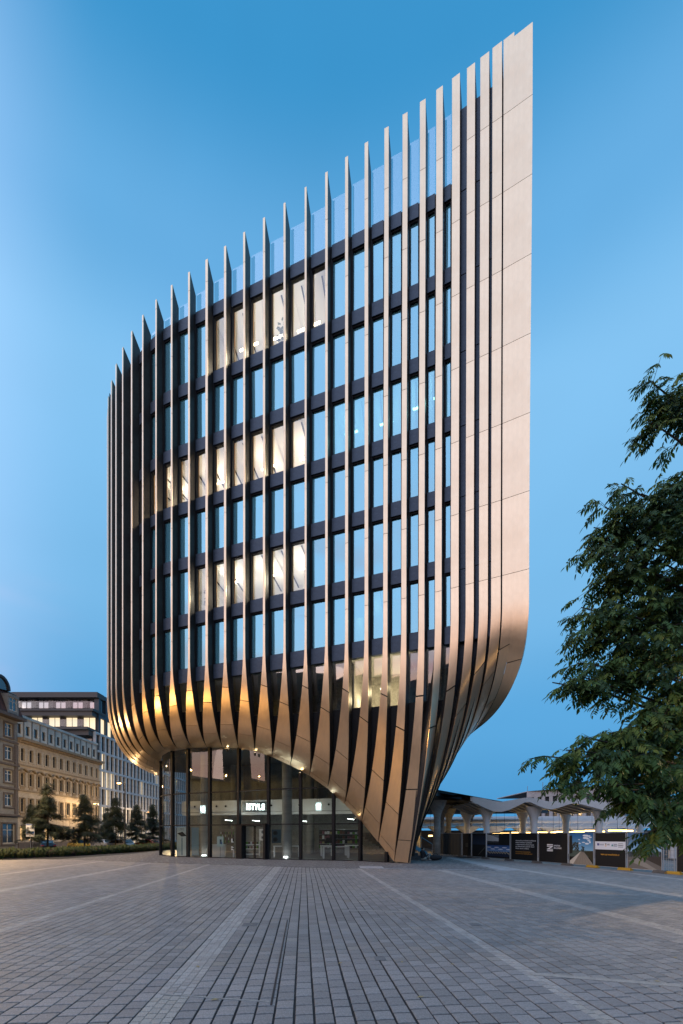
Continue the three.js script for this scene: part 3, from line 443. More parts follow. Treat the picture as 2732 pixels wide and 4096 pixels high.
  // small floor lights at the column feet
  for (const [px, py, z] of [[816, 3427, 35.4], [1143, 3433, 32.8]]) { const c = W(px, py, z).setY(0.12); new MB().box(c.x, 0.12, c.z, 0.32, 0.1, 0.2).build('floor_light', mat.lampCool, tower); const p = new THREE.PointLight(0xffffff, 0.6); p.position.set(c.x, 0.35, c.z + 0.2); p.castShadow = true; scene.add(p); }
}
// the lit shop name over the entrance
{
  const font = await new FontLoader().loadAsync('fonts/droid/droid_sans_bold.typeface.json');
  const mk = (s, size, d) => { const g = new TextGeometry(s, { font, size, depth: d, curveSegments: 4 }); g.computeBoundingBox(); const b = g.boundingBox; g.translate(-(b.min.x + b.max.x) / 2, -(b.min.y + b.max.y) / 2, 0); return g; };
  const glow = M({ color: rgb(0.9, 0.9, 0.9), emissive: rgb(0.92, 1, 0.96), emissiveIntensity: 8 });
  const c = W(1022, 3227, 33.4), sg = thing('shop_sign', 'glowing white shop lettering hanging behind the glass above the entrance', 'sign', c.toArray(), 0.15);
  part('lettering', mk('iSTYLE', 0.48, 0.08).scale(0.74, 1, 1), glow, sg);
  new MB().box(0, 0, -0.05, 2.1, 0.86, 0.03).build('backing', mat.shopGlass, sg);
  new MB().bar(V(-0.9, 0.43, -0.05), V(-0.9, 3.6, -0.05), 0.02, 0.02).bar(V(0.9, 0.43, -0.05), V(0.9, 3.6, -0.05), 0.02, 0.02).build('hanger', mat.black, sg);
  const L = new THREE.RectAreaLight(new THREE.Color(0.92, 1, 0.96), 4, 1.9, 0.6); L.position.copy(c).add(V(0.03, 0, 0.12)); L.rotation.y = 0.15 + Math.PI; scene.add(L);
  for (const [px, py, z, where] of [[812, 3238, 34.9, 'in front of the left concrete column'], [1274, 3226, 31.4, 'under the falling edge of the arch']]) {
    const q = W(px, py, z), o = thing('light_box', 'small glowing white pictogram sign hanging behind the glass ' + where, 'sign', q.toArray(), 0.2, undefined);
    const sh = new THREE.Shape(), w = 0.23, h = 0.34, r = 0.08; sh.moveTo(-w + r, -h); sh.lineTo(w - r, -h); sh.quadraticCurveTo(w, -h, w, -h + r); sh.lineTo(w, h - r); sh.quadraticCurveTo(w, h, w - r, h); sh.lineTo(-w + r, h); sh.quadraticCurveTo(-w, h, -w, h - r); sh.lineTo(-w, -h + r); sh.quadraticCurveTo(-w, -h, -w + r, -h);
    part('case', new THREE.ExtrudeGeometry(sh, { depth: 0.05, bevelEnabled: false }), M({ color: rgb(0.5, 0.55, 0.55), emissive: rgb(0.5, 0.62, 0.6), emissiveIntensity: 0.6 }), o);
    const bl = merge([new THREE.SphereGeometry(0.13, 16, 10).scale(1.1, 0.95, 0.25).translate(0, 0.1, 0.06), new THREE.SphereGeometry(0.13, 16, 10).scale(1.1, 1, 0.25).translate(0, -0.1, 0.06)]);
    part('pictogram', bl, glow, o);
    new MB().bar(V(-0.1, 0.34, 0.02), V(-0.1, 2.2, 0.02), 0.015, 0.015).bar(V(0.1, 0.34, 0.02), V(0.1, 2.2, 0.02), 0.015, 0.015).build('hanger', mat.black, o);
    const p = new THREE.PointLight(new THREE.Color(0.92, 1, 0.96), 0.8); p.position.copy(q).z += 0.3; p.castShadow = true; scene.add(p);
  }
  // furniture
  const table = (px0, px1, z, label) => { const a = plan(px0, z), b = plan(px1, z), o = thing('display_table', label, 'table', [(a.x + b.x) / 2, 0.03, a.z], 0.12), w = b.x - a.x; new MB().box(0, 0.9, 0, w, 0.07, 0.8).build('tabletop', mat.plasticWhite, o); for (const [x, s] of [[-1, -1], [1, -1], [-1, 1], [1, 1]]) new MB().box(x * (w / 2 - 0.06), 0.43, s * 0.33, 0.1, 0.87, 0.1).build('leg', mat.plasticWhite, o); return o; };
  table(1095, 1198, 34.4, 'white display table standing behind the concrete column right of the entrance');
  const tb = table(1291, 1396, 32.6, 'white display table with a dark computer on it, near the right end of the shop');
  table(1380, 1450, 37, 'white display table farthest right, deep in the shop under the shelf wall');
  table(1282, 1330, 36, 'white display table half hidden behind the one with the computer');
  { const c = plan(1320, 32.7), o = thing('desktop_computer', 'dark desktop computer screen on the white display table', 'computer', [c.x, 1.02, c.z], 0.1); new MB().box(0, 0.42, 0, 0.62, 0.42, 0.04).build('screen', mat.black, o); new MB().box(0, 0.12, -0.03, 0.08, 0.24, 0.04).box(0, 0.01, 0, 0.24, 0.02, 0.2).build('stand', mat.steel, o); }
  { const a = W(862, 3398, 34.6), o = thing('counter', 'pale counter behind the glass left of the entrance', 'counter', [a.x, 0.03, a.z], 0.1); new MB().box(0.3, 0.5, 0, 1.0, 1.0, 0.6).build('body', mat.plasticWhite, o); new MB().box(0.3, 1.02, 0, 1.06, 0.04, 0.66).build('top', mat.plasticWhite, o); }
  { const a = W(728, 3368, 36.2), o = thing('poster_stand', 'tall white poster stand behind the glass at the left end of the shop', 'stand', [a.x, 0.03, a.z], 0.35);
    const cv = document.createElement('canvas'); cv.width = 128; cv.height = 384; const g = cv.getContext('2d'); g.fillStyle = '#dfe6e2'; g.fillRect(0, 0, 128, 384); g.fillStyle = '#333'; g.font = 'bold 15px sans-serif'; g.textAlign = 'center'; g.fillText('iPhone', 64, 26); g.fillText('v iSTYLE', 64, 44); g.fillStyle = '#20272c'; g.beginPath(); g.moveTo(4, 84); g.lineTo(70, 62); g.lineTo(122, 120); g.lineTo(60, 128); g.fill(); g.fillStyle = '#5f7f8d'; g.fillRect(58, 140, 12, 240); const t = new THREE.CanvasTexture(cv); t.colorSpace = THREE.SRGBColorSpace;
    new MB().box(0, 1.27, 0, 0.84, 2.5, 0.06).build('board', mat.plasticWhite, o); new MB().quad(V(-0.42, 0.02, 0.033), V(0.42, 0.02, 0.033), V(0.42, 2.52, 0.033), V(-0.42, 2.52, 0.033), [[0, 0], [1, 0], [1, 1], [0, 1]]).build('print', M({ map: t, roughness: 0.5 }), o); new MB().box(0, 0.01, 0, 0.9, 0.04, 0.4).build('base', mat.plasticWhite, o); }
  { const a = W(781, 3368, 36.6), o = thing('tall_panel', 'tall blue-grey display panel right of the white poster stand', 'panel', [a.x, 0.03, a.z], 0.3); new MB().box(0, 1.25, 0, 0.6, 2.5, 0.1).build('board', M({ color: rgb(0.25, 0.36, 0.42), roughness: 0.4 }), o); new MB().box(0, 0.02, 0, 0.7, 0.05, 0.4).build('base', mat.steel, o); }
  const pic = (w, h, draw) => { const cv = document.createElement('canvas'); cv.width = w; cv.height = h; draw(cv.getContext('2d')); const t = new THREE.CanvasTexture(cv); t.colorSpace = THREE.SRGBColorSpace; return M({ map: t, roughness: 0.4 }); };
  { const a = W(881, 3367, 33.5), o = thing('phone_display', 'white board with a picture of a phone, behind the glass left of the entrance', 'display', [a.x, 0.03, a.z], 0.1); new MB().box(0, 1.3, 0, 0.5, 0.82, 0.05).build('board', mat.plasticWhite, o); new MB().quad(V(-0.25, 0.89, 0.027), V(0.25, 0.89, 0.027), V(0.25, 1.71, 0.027), V(-0.25, 1.71, 0.027), [[0, 0], [1, 0], [1, 1], [0, 1]]).build('print', pic(96, 160, (g) => { g.fillStyle = '#cfe0dd'; g.fillRect(0, 0, 96, 160); g.fillStyle = '#48606d'; g.fillRect(40, 46, 30, 74); g.fillStyle = '#16202a'; for (const [x, y] of [[48, 54], [62, 60], [48, 68]]) { g.beginPath(); g.arc(x, y, 5, 0, 7); g.fill(); } g.fillStyle = '#5b79a8'; g.fillRect(58, 84, 22, 40); }), o); new MB().box(0, 0.45, 0, 0.04, 0.9, 0.04).box(0, 0.01, 0, 0.4, 0.03, 0.3).build('stand', mat.steel, o); }
  const phones = (px0, px1, py0, py1, z, bg, ring, label) => { const a = W(px0, py1, z), b = W(px1, py0, z), w = b.x - a.x, h = b.y - a.y, o = thing('wall_picture', label, 'picture', [(a.x + b.x) / 2, (a.y + b.y) / 2, a.z], 0.1); new MB().box(0, 0, 0, w, h, 0.06).build('board', bg, o); for (const [x, y] of [[-0.2, 0.22], [-0.2, -0.22]]) { part('lens', new THREE.CylinderGeometry(h * 0.16, h * 0.18, 0.1, 20).rotateX(Math.PI / 2).translate(x * w + 0.06, y * h * 1.1, 0.06), ring, o); part('lens_glass', new THREE.CylinderGeometry(h * 0.08, h * 0.08, 0.03, 16).rotateX(Math.PI / 2).translate(x * w + 0.06, y * h * 1.1, 0.12), mat.black, o); } };
  phones(1037, 1080, 3316, 3362, 37, mat.white, mat.steel, 'large pale picture of two camera lenses on the shop wall seen through the entrance');
  phones(1087, 1124, 3318, 3372, 37, M({ color: rgb(0.05, 0.09, 0.13), roughness: 0.4 }), mat.darkSteel, 'large dark blue picture of two camera lenses on the shop wall');
  // product counter seen through the door, shelf wall to the right: their goods are counted singly
  const goods = [M({ color: rgb(0.02, 0.02, 0.02) }), M({ color: rgb(0.08, 0.22, 0.02) }), M({ color: rgb(0.12, 0.05, 0.03) }), M({ color: rgb(0.5, 0.5, 0.5) }), M({ color: rgb(0.16, 0.06, 0.08) }), M({ color: rgb(0.3, 0.25, 0.12) })];
  { const a = plan(975, 36), b = plan(1038, 36), w = b.x - a.x, o = thing('product_counter', 'white open counter with small goods standing just inside the entrance', 'counter', [(a.x + b.x) / 2, 0.03, a.z], 0.1); const m = new MB(); for (const y of [0.16, 0.62, 1.0]) m.box(0, y, 0, w, 0.05, 0.7); m.build('shelf', mat.plasticWhite, o); new MB().box(-w / 2, 0.65, 0, 0.06, 1.3, 0.7).build('side_panel', mat.plasticWhite, o); new MB().box(w / 2, 0.65, 0, 0.06, 1.3, 0.7).build('side_panel', mat.plasticWhite, o); const r = rng(6); for (let k = 0; k < 8; k++) new MB().box(-w / 2 + 0.15 + k * w / 8, 1.13, 0.1, 0.12 + 0.06 * r(), 0.16 + 0.1 * r(), 0.15).build('boxed_product', goods[k % 6], o); for (let k = 0; k < 9; k++) new MB().box(-w / 2 + 0.12 + k * w / 9, 0.75, 0.2, 0.1, 0.14 + 0.1 * r(), 0.1).build('boxed_product', goods[(k * 5 + 2) % 6], o); }
  { const a = W(1276, 3393, 38.5), b = W(1440, 3318, 38.5), w = b.x - a.x, h = b.y - a.y, o = thing('shelf_wall', 'dark wall shelf full of small boxed goods at the right end of the shop', 'shelf', [(a.x + b.x) / 2, a.y, a.z], 0.2); new MB().box(0, h / 2, -0.05, w, h, 0.06).build('back_panel', M({ color: rgb(0.05, 0.045, 0.045) }), o); const m = new MB(); for (let k = 0; k <= 4; k++) m.box(0, h * k / 4, 0.1, w, 0.03, 0.3); m.build('shelf', mat.steel, o); const r = rng(17); for (let k = 0; k < 4; k++) for (let j = 0; j < 16; j++) { const hh = h / 4 * (0.35 + 0.45 * r()); new MB().box(-w / 2 + (j + 0.5) * w / 16, h * k / 4 + 0.015 + hh / 2, 0.12, w / 16 * 0.75, hh, 0.15).build('boxed_product', goods[Math.floor(r() * 6)], o); } }
  { const a = W(935, 3372, 41), b = W(882, 3326, 41), o = thing('accessory_wall', 'brownish pegboard wall of small accessories left of the entrance', 'shelf', [(a.x + b.x) / 2, a.y, a.z], 0.2), w = a.x - b.x, h = b.y - a.y; new MB().box(0, h / 2, 0, w, h * 1.4, 0.06).build('back_panel', M({ color: rgb(0.17, 0.13, 0.11) }), o); const r = rng(23); for (let k = 0; k < 4; k++) for (let j = 0; j < 9; j++) new MB().box(-w / 2 + (j + 0.5) * w / 9, h * (k + 0.5) / 4, 0.06, 0.07, 0.18 + 0.06 * r(), 0.05).build('boxed_product', goods[Math.floor(r() * 6)], o); }
  // decals on the glass left of the door
  { const q = onBase(931), o = thing('window_sticker', 'small white pictogram stickers on the glass left of the entrance', 'sticker', [q.x, 0, q.z + 0.02], 0.2); for (const [y, h] of [[1.42, 0.3], [0.9, 0.1], [0.72, 0.12]]) new MB().box(0, y, 0, 0.2, h, 0.004).build('sticker', pic(32, 48, (g) => { g.fillStyle = '#e8ece8'; g.fillRect(0, 0, 32, 48); g.fillStyle = '#111'; g.fillRect(3, 3, 26, 42); g.fillStyle = '#e8ece8'; g.beginPath(); g.arc(16, 26, 9, 0, 7); g.fill(); }), o); new MB().box(0.06, 0.35, -0.2, 0.1, 0.7, 0.1).build('post', mat.plasticWhite, o); }
}
// spotlights under the arch, washing the rib ends
for (const [k, up, power] of [[11.4, 0.5, 0.5], [13.1, 0.5, 0.4], [15.6, 0.55, 0.6], [18.7, 0.6, 0.7]]) {
  const i = Math.floor(k), p = ringA[i].clone().lerp(ringA[i + 1], k - i), f = fins[i].n, c = p.clone().addScaledVector(f, 0.25).add(V(0, -0.35, 0));
  new MB().tube(c, c.clone().add(V(0, 0.22, 0)), 0.07, 0.09, 10).build('spotlight', mat.black, tower);
  const top = c.clone().add(V(0, 0.235, 0)); new MB().tube(top, top.clone().add(V(0, 0.01, 0)), 0.07, 0.07, 10).build('spotlight_lens', mat.lens, tower);
  const L = new THREE.SpotLight(new THREE.Color(1, 0.86, 0.5), power, 0, 1.2, 0.8); L.position.copy(top).y += 0.03; L.target.position.copy(top).addScaledVector(f, 0.9).y += 1.2; L.castShadow = true; L.shadow.radius = 3; scene.add(L, L.target);
}
// ---------------------------------------------------------------- street on the left
// facades stand in the plane x = XS, running straight away from the camera; local frame: u along the street (away), y up, o outwards (towards +x)
const XS = -49.2, GY = -0.17;
class Wall { constructor(x, mb = new MB()) { this.x = x; this.m = mb; } p(u, y, o) { return V(this.x + o, y, -u); } box(u0, u1, y0, y1, o0, o1) { this.m.hexa([this.p(u0, y0, o1), this.p(u1, y0, o1), this.p(u1, y0, o0), this.p(u0, y0, o0)], [this.p(u0, y1, o1), this.p(u1, y1, o1), this.p(u1, y1, o0), this.p(u0, y1, o0)]); return this; } build(n, m, par) { return this.m.build(n, m, par); } }
// a wall with rectangular openings cut as strips: list of [u0,u1,y0,y1] windows per row, walls filled between
function wallWithHoles(x, u0, u1, y0, y1, holes, th = 0.35) {
  const w = new Wall(x), ys = [...new Set([y0, y1, ...holes.flatMap((h) => [h[2], h[3]])])].sort((a, b) => a - b);
  for (let k = 0; k < ys.length - 1; k++) { const a = ys[k], b = ys[k + 1], hs = holes.filter((h) => h[2] <= a + 1e-6 && h[3] >= b - 1e-6).sort((p, q) => p[0] - q[0]); let u = u0; for (const h of hs) { if (h[0] > u) w.box(u, h[0], a, b, -th, 0); u = h[1]; } if (u < u1) w.box(u, u1, a, b, -th, 0); }
  return w;
}
const winGlass = M({ color: rgb(0.03, 0.04, 0.05), roughness: 0.05, ior: 2.0 });
const litGlass = M({ color: rgb(0.3, 0.2, 0.1), roughness: 0.3, emissive: rgb(1, 0.6, 0.24), emissiveIntensity: 0.9 });
const litCool = M({ color: rgb(0.5, 0.45, 0.4), roughness: 0.3, emissive: rgb(1, 0.78, 0.48), emissiveIntensity: 0.85 });
const cream = M({ color: rgb(0.56, 0.48, 0.38), roughness: 0.9, map: withRep(grain, 0.35, 0.35) });
const creamTrim = M({ color: rgb(0.36, 0.28, 0.19), roughness: 0.9, map: withRep(grain, 0.8, 0.8) });
const attic = M({ color: rgb(0.7, 0.67, 0.62), roughness: 0.9, map: withRep(grain, 0.3, 0.3) });
const greyWall = M({ color: rgb(0.26, 0.26, 0.255), roughness: 0.9, map: withRep(grain, 0.35, 0.35) });
const greyTrim = M({ color: rgb(0.13, 0.11, 0.105), roughness: 0.9, map: withRep(grain, 0.8, 0.8) });
const redTile = M({ color: rgb(0.15, 0.05, 0.035), roughness: 0.8, map: withRep(cobbleTex, 1.2, 1.2) });
function windowAt(par, x, u0, u1, y0, y1, frameMat, glassMat, depth = 0.28, cross = true) {
  const f = new Wall(x), t = 0.09; f.box(u0, u0 + t, y0, y1, -depth, -depth + 0.1).box(u1 - t, u1, y0, y1, -depth, -depth + 0.1).box(u0 + t, u1 - t, y0, y0 + t, -depth, -depth + 0.1).box(u0 + t, u1 - t, y1 - t, y1, -depth, -depth + 0.1);
  if (cross) { const m = (u0 + u1) / 2, c = y0 + (y1 - y0) * 0.68; f.box(m - 0.035, m + 0.035, y0 + t, y1 - t, -depth, -depth + 0.08).box(u0 + t, m - 0.035, c - 0.035, c + 0.035, -depth, -depth + 0.08).box(m + 0.035, u1 - t, c - 0.035, c + 0.035, -depth, -depth + 0.08); }
  const w = f.build('window', frameMat, par), g = new Wall(x); g.box(u0 + 0.02, u1 - 0.02, y0 + 0.02, y1 - 0.02, -depth - 0.03, -depth + 0.03); g.build('pane', glassMat, w); return w;
}
const frameWhite = M({ color: rgb(0.45, 0.44, 0.42), roughness: 0.6 }), frameDark = M({ color: rgb(0.05, 0.05, 0.05), roughness: 0.6 });
{ // cream house with twelve bays
  const o = thing('apartment_house', 'cream ornate house with twelve window bays and heavy brown cornice along the street', 'building'), U0 = 62.7, U1 = 83.8, n = 12, bw = (U1 - U0) / n;
  const rows = [[0.9, 3.3], [5.4, 7.5], [9.5, 11.4], [13.3, 15.2]], holes = [];
  for (let k = 0; k < n; k++) { const c = U0 + (k + 0.5) * bw; rows.forEach(([a, b], r) => holes.push([c - 0.42, c + 0.42, a + (r === 0 ? 0 : 0), b])); holes.push([c - 0.4, c + 0.4, 17.5, 19.0]); }
  wallWithHoles(XS, U0, U1, GY, 16.4, holes.filter((h) => h[2] < 17)).build('wall', cream, o);
  wallWithHoles(XS - 0.5, U0, U1, 16.4, 20.0, holes.filter((h) => h[2] > 17)).build('attic_wall', attic, o);
  const body = new Wall(XS); body.box(U0, U1, GY, 19.9, -12, -0.9); body.build('rear_block', greyTrim, o);
  const up = new Wall(XS - 0.5); up.box(U0, U1, 20.0, 20.4, -12, 0.28); up.build('roof_edge', attic, o);
  const co = new Wall(XS); co.box(U0 - 0.1, U1 + 0.25, 16.0, 16.3, 0.003, 0.45).box(U0 - 0.1, U1 + 0.25, 16.3, 16.7, -0.49, 0.95); co.build('cornice', creamTrim, o);
  for (const y of [12.5, 8.6, 4.6]) { const b = new Wall(XS); b.box(U0, U1, y, y + 0.22, 0.003, 0.25); b.build('string_course', creamTrim, o); }
  const pl = new Wall(XS); pl.box(U0, U1, GY, 0.7, 0.003, 0.14); pl.build('plinth', greyTrim, o);
  for (let y = 1.2; y < 4.2; y += 0.55) { const b = new Wall(XS); for (let k = 0; k < n; k++) { const c = U0 + (k + 0.5) * bw; b.box(c + 0.5, c + bw - 0.5, y, y + 0.45, 0.002, 0.06); } b.build('rustication_course', cream, o); }
  for (let k = 0; k < n; k++) {
    const c = U0 + (k + 0.5) * bw;
    rows.forEach(([a, b], r) => {
      const lit = r === 0 && k < 5;
      windowAt(o, XS, c - 0.42, c + 0.42, a, b, frameDark, lit ? litGlass : winGlass, 0.3, r > 0);
      if (r === 0) return;
      const s = new Wall(XS); s.box(c - 0.6, c - 0.43, a - 0.1, b + 0.12, 0.003, 0.12).box(c + 0.43, c + 0.6, a - 0.1, b + 0.12, 0.003, 0.12).box(c - 0.43, c + 0.43, b, b + 0.16, 0.003, 0.12).box(c - 0.62, c + 0.62, a - 0.24, a - 0.1, 0.003, 0.2);
      if (r === 1 || r === 2) s.box(c - 0.43, c + 0.43, a - 0.6, a - 0.26, 0.003, 0.09);
      s.build('window_surround', r === 3 ? cream : creamTrim, o);
      if (r === 2) {                                   // segmental hood
        const h = new MB(), q = 7, at = (i, y, out) => V(XS + out, y, -(c - 0.75 + 1.5 * i / q)), arc = (i) => b + 0.3 + 0.42 * Math.sin(Math.PI * i / q);
        for (let i = 0; i < q; i++) { h.hexa([at(i, arc(i) - 0.14, 0.42), at(i + 1, arc(i + 1) - 0.14, 0.42), at(i + 1, arc(i + 1) - 0.14, 0.004), at(i, arc(i) - 0.14, 0.004)], [at(i, arc(i), 0.46), at(i + 1, arc(i + 1), 0.46), at(i + 1, arc(i + 1), 0.004), at(i, arc(i), 0.004)]); }
        h.build('window_hood', creamTrim, o);
      }
    });
    windowAt(o, XS - 0.5, c - 0.4, c + 0.4, 17.5, 19.0, frameDark, winGlass, 0.25, false);
    const p = new Wall(XS - 0.5); p.box(c + bw / 2 - 0.1, c + bw / 2 + 0.1, 16.72, 19.9, 0.003, 0.1); p.build('pilaster', greyWall, o);
  }
}
{ // grey house at the very edge
  const o = thing('corner_house', 'grey rendered old house with red mansard roof at the left edge of the picture', 'building'), U0 = 40, U1 = 62.6, X = XS + 0.05;
  const rows = [[0.6, 3.5], [6.1, 7.9], [9.7, 11.4], [13.0, 14.9], [16.4, 18.3]], holes = [], cs = [60.9, 57.4, 53.9, 50.4];
  for (const c of cs) rows.forEach(([a, b], r) => holes.push([c - (r ? 0.75 : 1.2), c + (r ? 0.75 : 1.2), a, b]));
  wallWithHoles(X, U0, U1, GY, 19.0, holes).build('wall', greyWall, o);
  const body = new Wall(X); body.box(U0, U1, GY, 19, -12, -0.7); body.build('rear_block', greyTrim, o);
  for (const c of cs) rows.forEach(([a, b], r) => { windowAt(o, X, c - (r ? 0.75 : 1.2), c + (r ? 0.75 : 1.2), a, b, frameWhite, winGlass, 0.25, true); const s = new Wall(X), h = r ? 0.75 : 1.2; s.box(c - h - 0.2, c - h, a - 0.15, b + 0.2, 0.003, 0.12).box(c + h, c + h + 0.2, a - 0.15, b + 0.2, 0.003, 0.12).box(c - h, c + h, b, b + 0.2, 0.003, 0.12).box(c - h - 0.25, c + h + 0.25, a - 0.3, a - 0.15, 0.003, 0.22); s.build('window_surround', greyTrim, o); });
  for (const [y, d] of [[4.6, 0.45], [8.6, 0.25], [12.1, 0.35], [15.5, 0.2]]) { const b = new Wall(X); b.box(U0, U1, y, y + 0.3, 0.003, d); b.build('string_course', greyTrim, o); }
  const q = new Wall(X); q.box(U1 - 0.6, U1 - 0.05, 5.0, 15.4, 0.003, 0.14); q.build('corner_pilaster', greyTrim, o);
  const ea = new Wall(X); ea.box(U0, U1 + 0.1, 19.0, 19.45, -0.4, 1.3); ea.build('eaves', greyTrim, o);
  const rf = new MB(), a = (u, y, x) => V(X + x, y, -u); rf.hexa([a(U0, 19.45, 0.9), a(U1, 19.45, 0.9), a(U1, 19.45, -11), a(U0, 19.45, -11)], [a(U0, 22.9, -0.3), a(U1 - 0.3, 22.9, -0.3), a(U1 - 0.3, 22.9, -9), a(U0, 22.9, -9)]);
  const roof = rf.build('roof', redTile, o);
  const tp = new MB(); tp.hexa([a(U0, 22.92, 0), a(U1 - 0.1, 22.92, 0), a(U1 - 0.1, 22.92, -9.3), a(U0, 22.92, -9.3)], [a(U0, 25.6, -4), a(U1 - 4, 25.6, -4), a(U1 - 4, 25.6, -6), a(U0, 25.6, -6)]); tp.build('upper_roof', mat.darkSteel, roof);
  for (const c of [60.7, 56.5]) { const d = new Wall(X); d.box(c - 1.0, c - 0.7, 19.6, 22.0, -2, 0.85).box(c + 0.7, c + 1.0, 19.6, 22.0, -2, 0.85).box(c - 1.0, c + 1.0, 22.0, 22.4, -2, 0.95).box(c - 0.7, c + 0.7, 19.5, 20.1, -2, 0.82); const dm = d.build('dormer', greyWall, roof); windowAt(o, X + 1.0, c - 0.7, c + 0.7, 20.1, 22.0, frameWhite, winGlass, 0.3, true); }
  { const c = 59.4, m = new MB(), qn = 10, at = (f, rr, x) => V(X + x, 23.1 + Math.max(-0.3, rr * Math.sin(f)), -(c + rr * Math.cos(f) * 0.9)); for (let i = 0; i < qn; i++) { const f0 = Math.PI * i / qn, f1 = Math.PI * (i + 1) / qn; m.hexa([at(f0, 1.5, 0.2), at(f1, 1.5, 0.2), at(f1, 1.5, -3), at(f0, 1.5, -3)], [at(f0, 1.85, 0.2), at(f1, 1.85, 0.2), at(f1, 1.85, -3), at(f0, 1.85, -3)]); } m.build('round_dormer', mat.darkSteel, roof); const g = new MB(); for (let i = 0; i < qn; i++) g.tri(V(X, 22.9, -c), at(Math.PI * i / qn, 1.5, 0), at(Math.PI * (i + 1) / qn, 1.5, 0)); g.build('dormer_pane', winGlass, roof); }
}
{ // modern block: dark terraced front towards the camera and white grid along the street
  const o = thing('office_block', 'modern block with dark glazed terraces and a white grid facade behind the cream house', 'building'), X = -51.2, U0 = 86, U1 = 150;
  const body = new MB(); body.prism([[X - 0.7, -U0 - 3], [X - 0.7, -U1], [X - 32, -U1], [X - 32, -U0 - 3]], GY, 27.5); body.build('rear_block', mat.black, o);
  // white grid
  const fl = [GY, 4.4, 8.3, 12.1, 15.9, 19.7, 23.4], bw = 1.72;
  const gridMat = M({ color: rgb(0.74, 0.74, 0.75), roughness: 0.8, map: withRep(grain, 0.3, 0.3) });
  fl.slice(1).forEach((y) => { const b = new Wall(X); b.box(U0, U1, y - 0.45, y, -0.6, 0); b.build('floor_band', gridMat, o); });
  const r = rng(99); let n = 0;
  for (let u = U0; u < U1 - 1; u += bw, n++) {
    for (let k = 0; k < fl.length - 1; k++) {
      const a = fl[k] + (k ? 0 : 0), b = fl[k + 1] - 0.45; const p = new Wall(X); p.box(u, u + (n ? 0.42 : 0.2), a, b, -0.6, -0.02); p.build('pier', gridMat, o);
      const lit = (k === 0 && n < 16) || (k === 1 && n < 5) || (k === 3 && n < 4) || (r() < 0.05); const near = u < 112;
      const f = new Wall(X); f.box(u + 0.42, u + 0.5, a, b, -0.55, -0.4).box(u + bw - 0.08, u + bw, a, b, -0.55, -0.4).box(u + 1.05, u + 1.1, a, b, -0.55, -0.42); const w = f.build('window', frameDark, o); const g = new Wall(X); g.box(u + 0.45, u + bw, a, b, -0.52, -0.5); g.build('pane', lit ? litCool : winGlass, w);
    }
  }
  // upper dark storeys along the street
  const dk = M({ color: rgb(0.045, 0.055, 0.07), metalness: 0.4, roughness: 0.5 });
  for (const [y0, y1] of [[23.4, 27.6], [27.6, 31.8]]) { const b = new Wall(X - 0.1); b.box(U0 + 1.2, U1, y1 - 0.9, y1, -1, 0); b.build('floor_band', dk, o); for (let u = U0 + 1.2, k = 0; u < 118; u += 2.6, k++) { const p = new Wall(X - 0.1); p.box(u, u + 0.7, y0, y1 - 0.9, -1, 0); p.build('pier', dk, o); const f = new Wall(X - 0.1); f.box(u + 0.7, u + 0.78, y0, y1 - 0.9, -0.5, -0.35); const w = f.build('window', frameDark, o), g = new Wall(X - 0.1); g.box(u + 0.72, u + 2.6, y0, y1 - 0.9, -0.47, -0.44); g.build('pane', y0 < 25 && k < 2 ? litCool : winGlass, w); } }
  // terraces facing the plaza: three storeys that step back
  const fr = M({ color: rgb(0.07, 0.068, 0.066), roughness: 0.6, metalness: 0.3 });
  const st = [[31.8, 28.0, 88.2, -50.9 - 0.3, 1], [27.6, 23.9, 87, -51.6, 2], [23.4, 19.9, 86.2, -51.8, 0]];
  st.forEach(([y1, y0, z, xr, kind], s) => {
    const xl = -82, L = xr - xl, band = new MB(); band.box((xl + xr) / 2, y1 - 0.55, -z + 0.5, L, 1.1, 2.4); band.build('floor_band', fr, o);
    const sl = new MB(); sl.box((xl + xr) / 2, y0 - 0.32, -z + 0.9, L, 0.5, 4.6); sl.build('terrace_slab', fr, o);
    const step = 3.65, cnt = 8;
    for (let k = 0; k < cnt; k++) {
      const x1 = xr - 0.2 - k * step, x0 = x1 - step; const p = new MB(); p.box(x0 + 0.5, (y0 + y1) / 2 - 0.5, -z + 0.2, 1.0, y1 - y0 - 1.1, 0.5); p.build('pier', fr, o);
      const w = new MB(); w.box(x0 + 1.05, (y0 + y1 - 1.1) / 2, -z, 0.1, y1 - y0 - 1.1, 0.12).box((x0 + x1) / 2 + 0.5, (y0 + y1 - 1.1) / 2, -z, 0.08, y1 - y0 - 1.1, 0.12).box(x1 - 0.05, (y0 + y1 - 1.1) / 2, -z, 0.1, y1 - y0 - 1.1, 0.12); const win = w.build('window', frameDark, o);
      new MB().quad(V(x0 + 1.1, y0, -z - 0.02), V(x1 - 0.05, y0, -z - 0.02), V(x1 - 0.05, y1 - 1.1, -z - 0.02), V(x0 + 1.1, y1 - 1.1, -z - 0.02)).build('pane', kind === 2 ? litCool : kind === 1 ? M({ color: rgb(0.05, 0.06, 0.07), roughness: 0.05, ior: 4.5 }) : winGlass, win);
    }
    const gz = -z + 3.1; for (let k = 0; k < 9; k++) { const x1 = xr - 0.1 - k * 3.4; new MB().box(x1 - 1.7, y0 + 0.75, gz, 3.36, 1.4, 0.02).build('balustrade_pane', mat.clearGlass, o); }
  });
  const side = new MB(); side.prism([[X - 0.2, -U0 - 1.0], [X - 0.2, -U0 - 0.2], [X - 3, -U0 - 0.2], [X - 3, -U0 - 1.0]], GY, 19.5); side.build('corner_pier', fr, o);
}
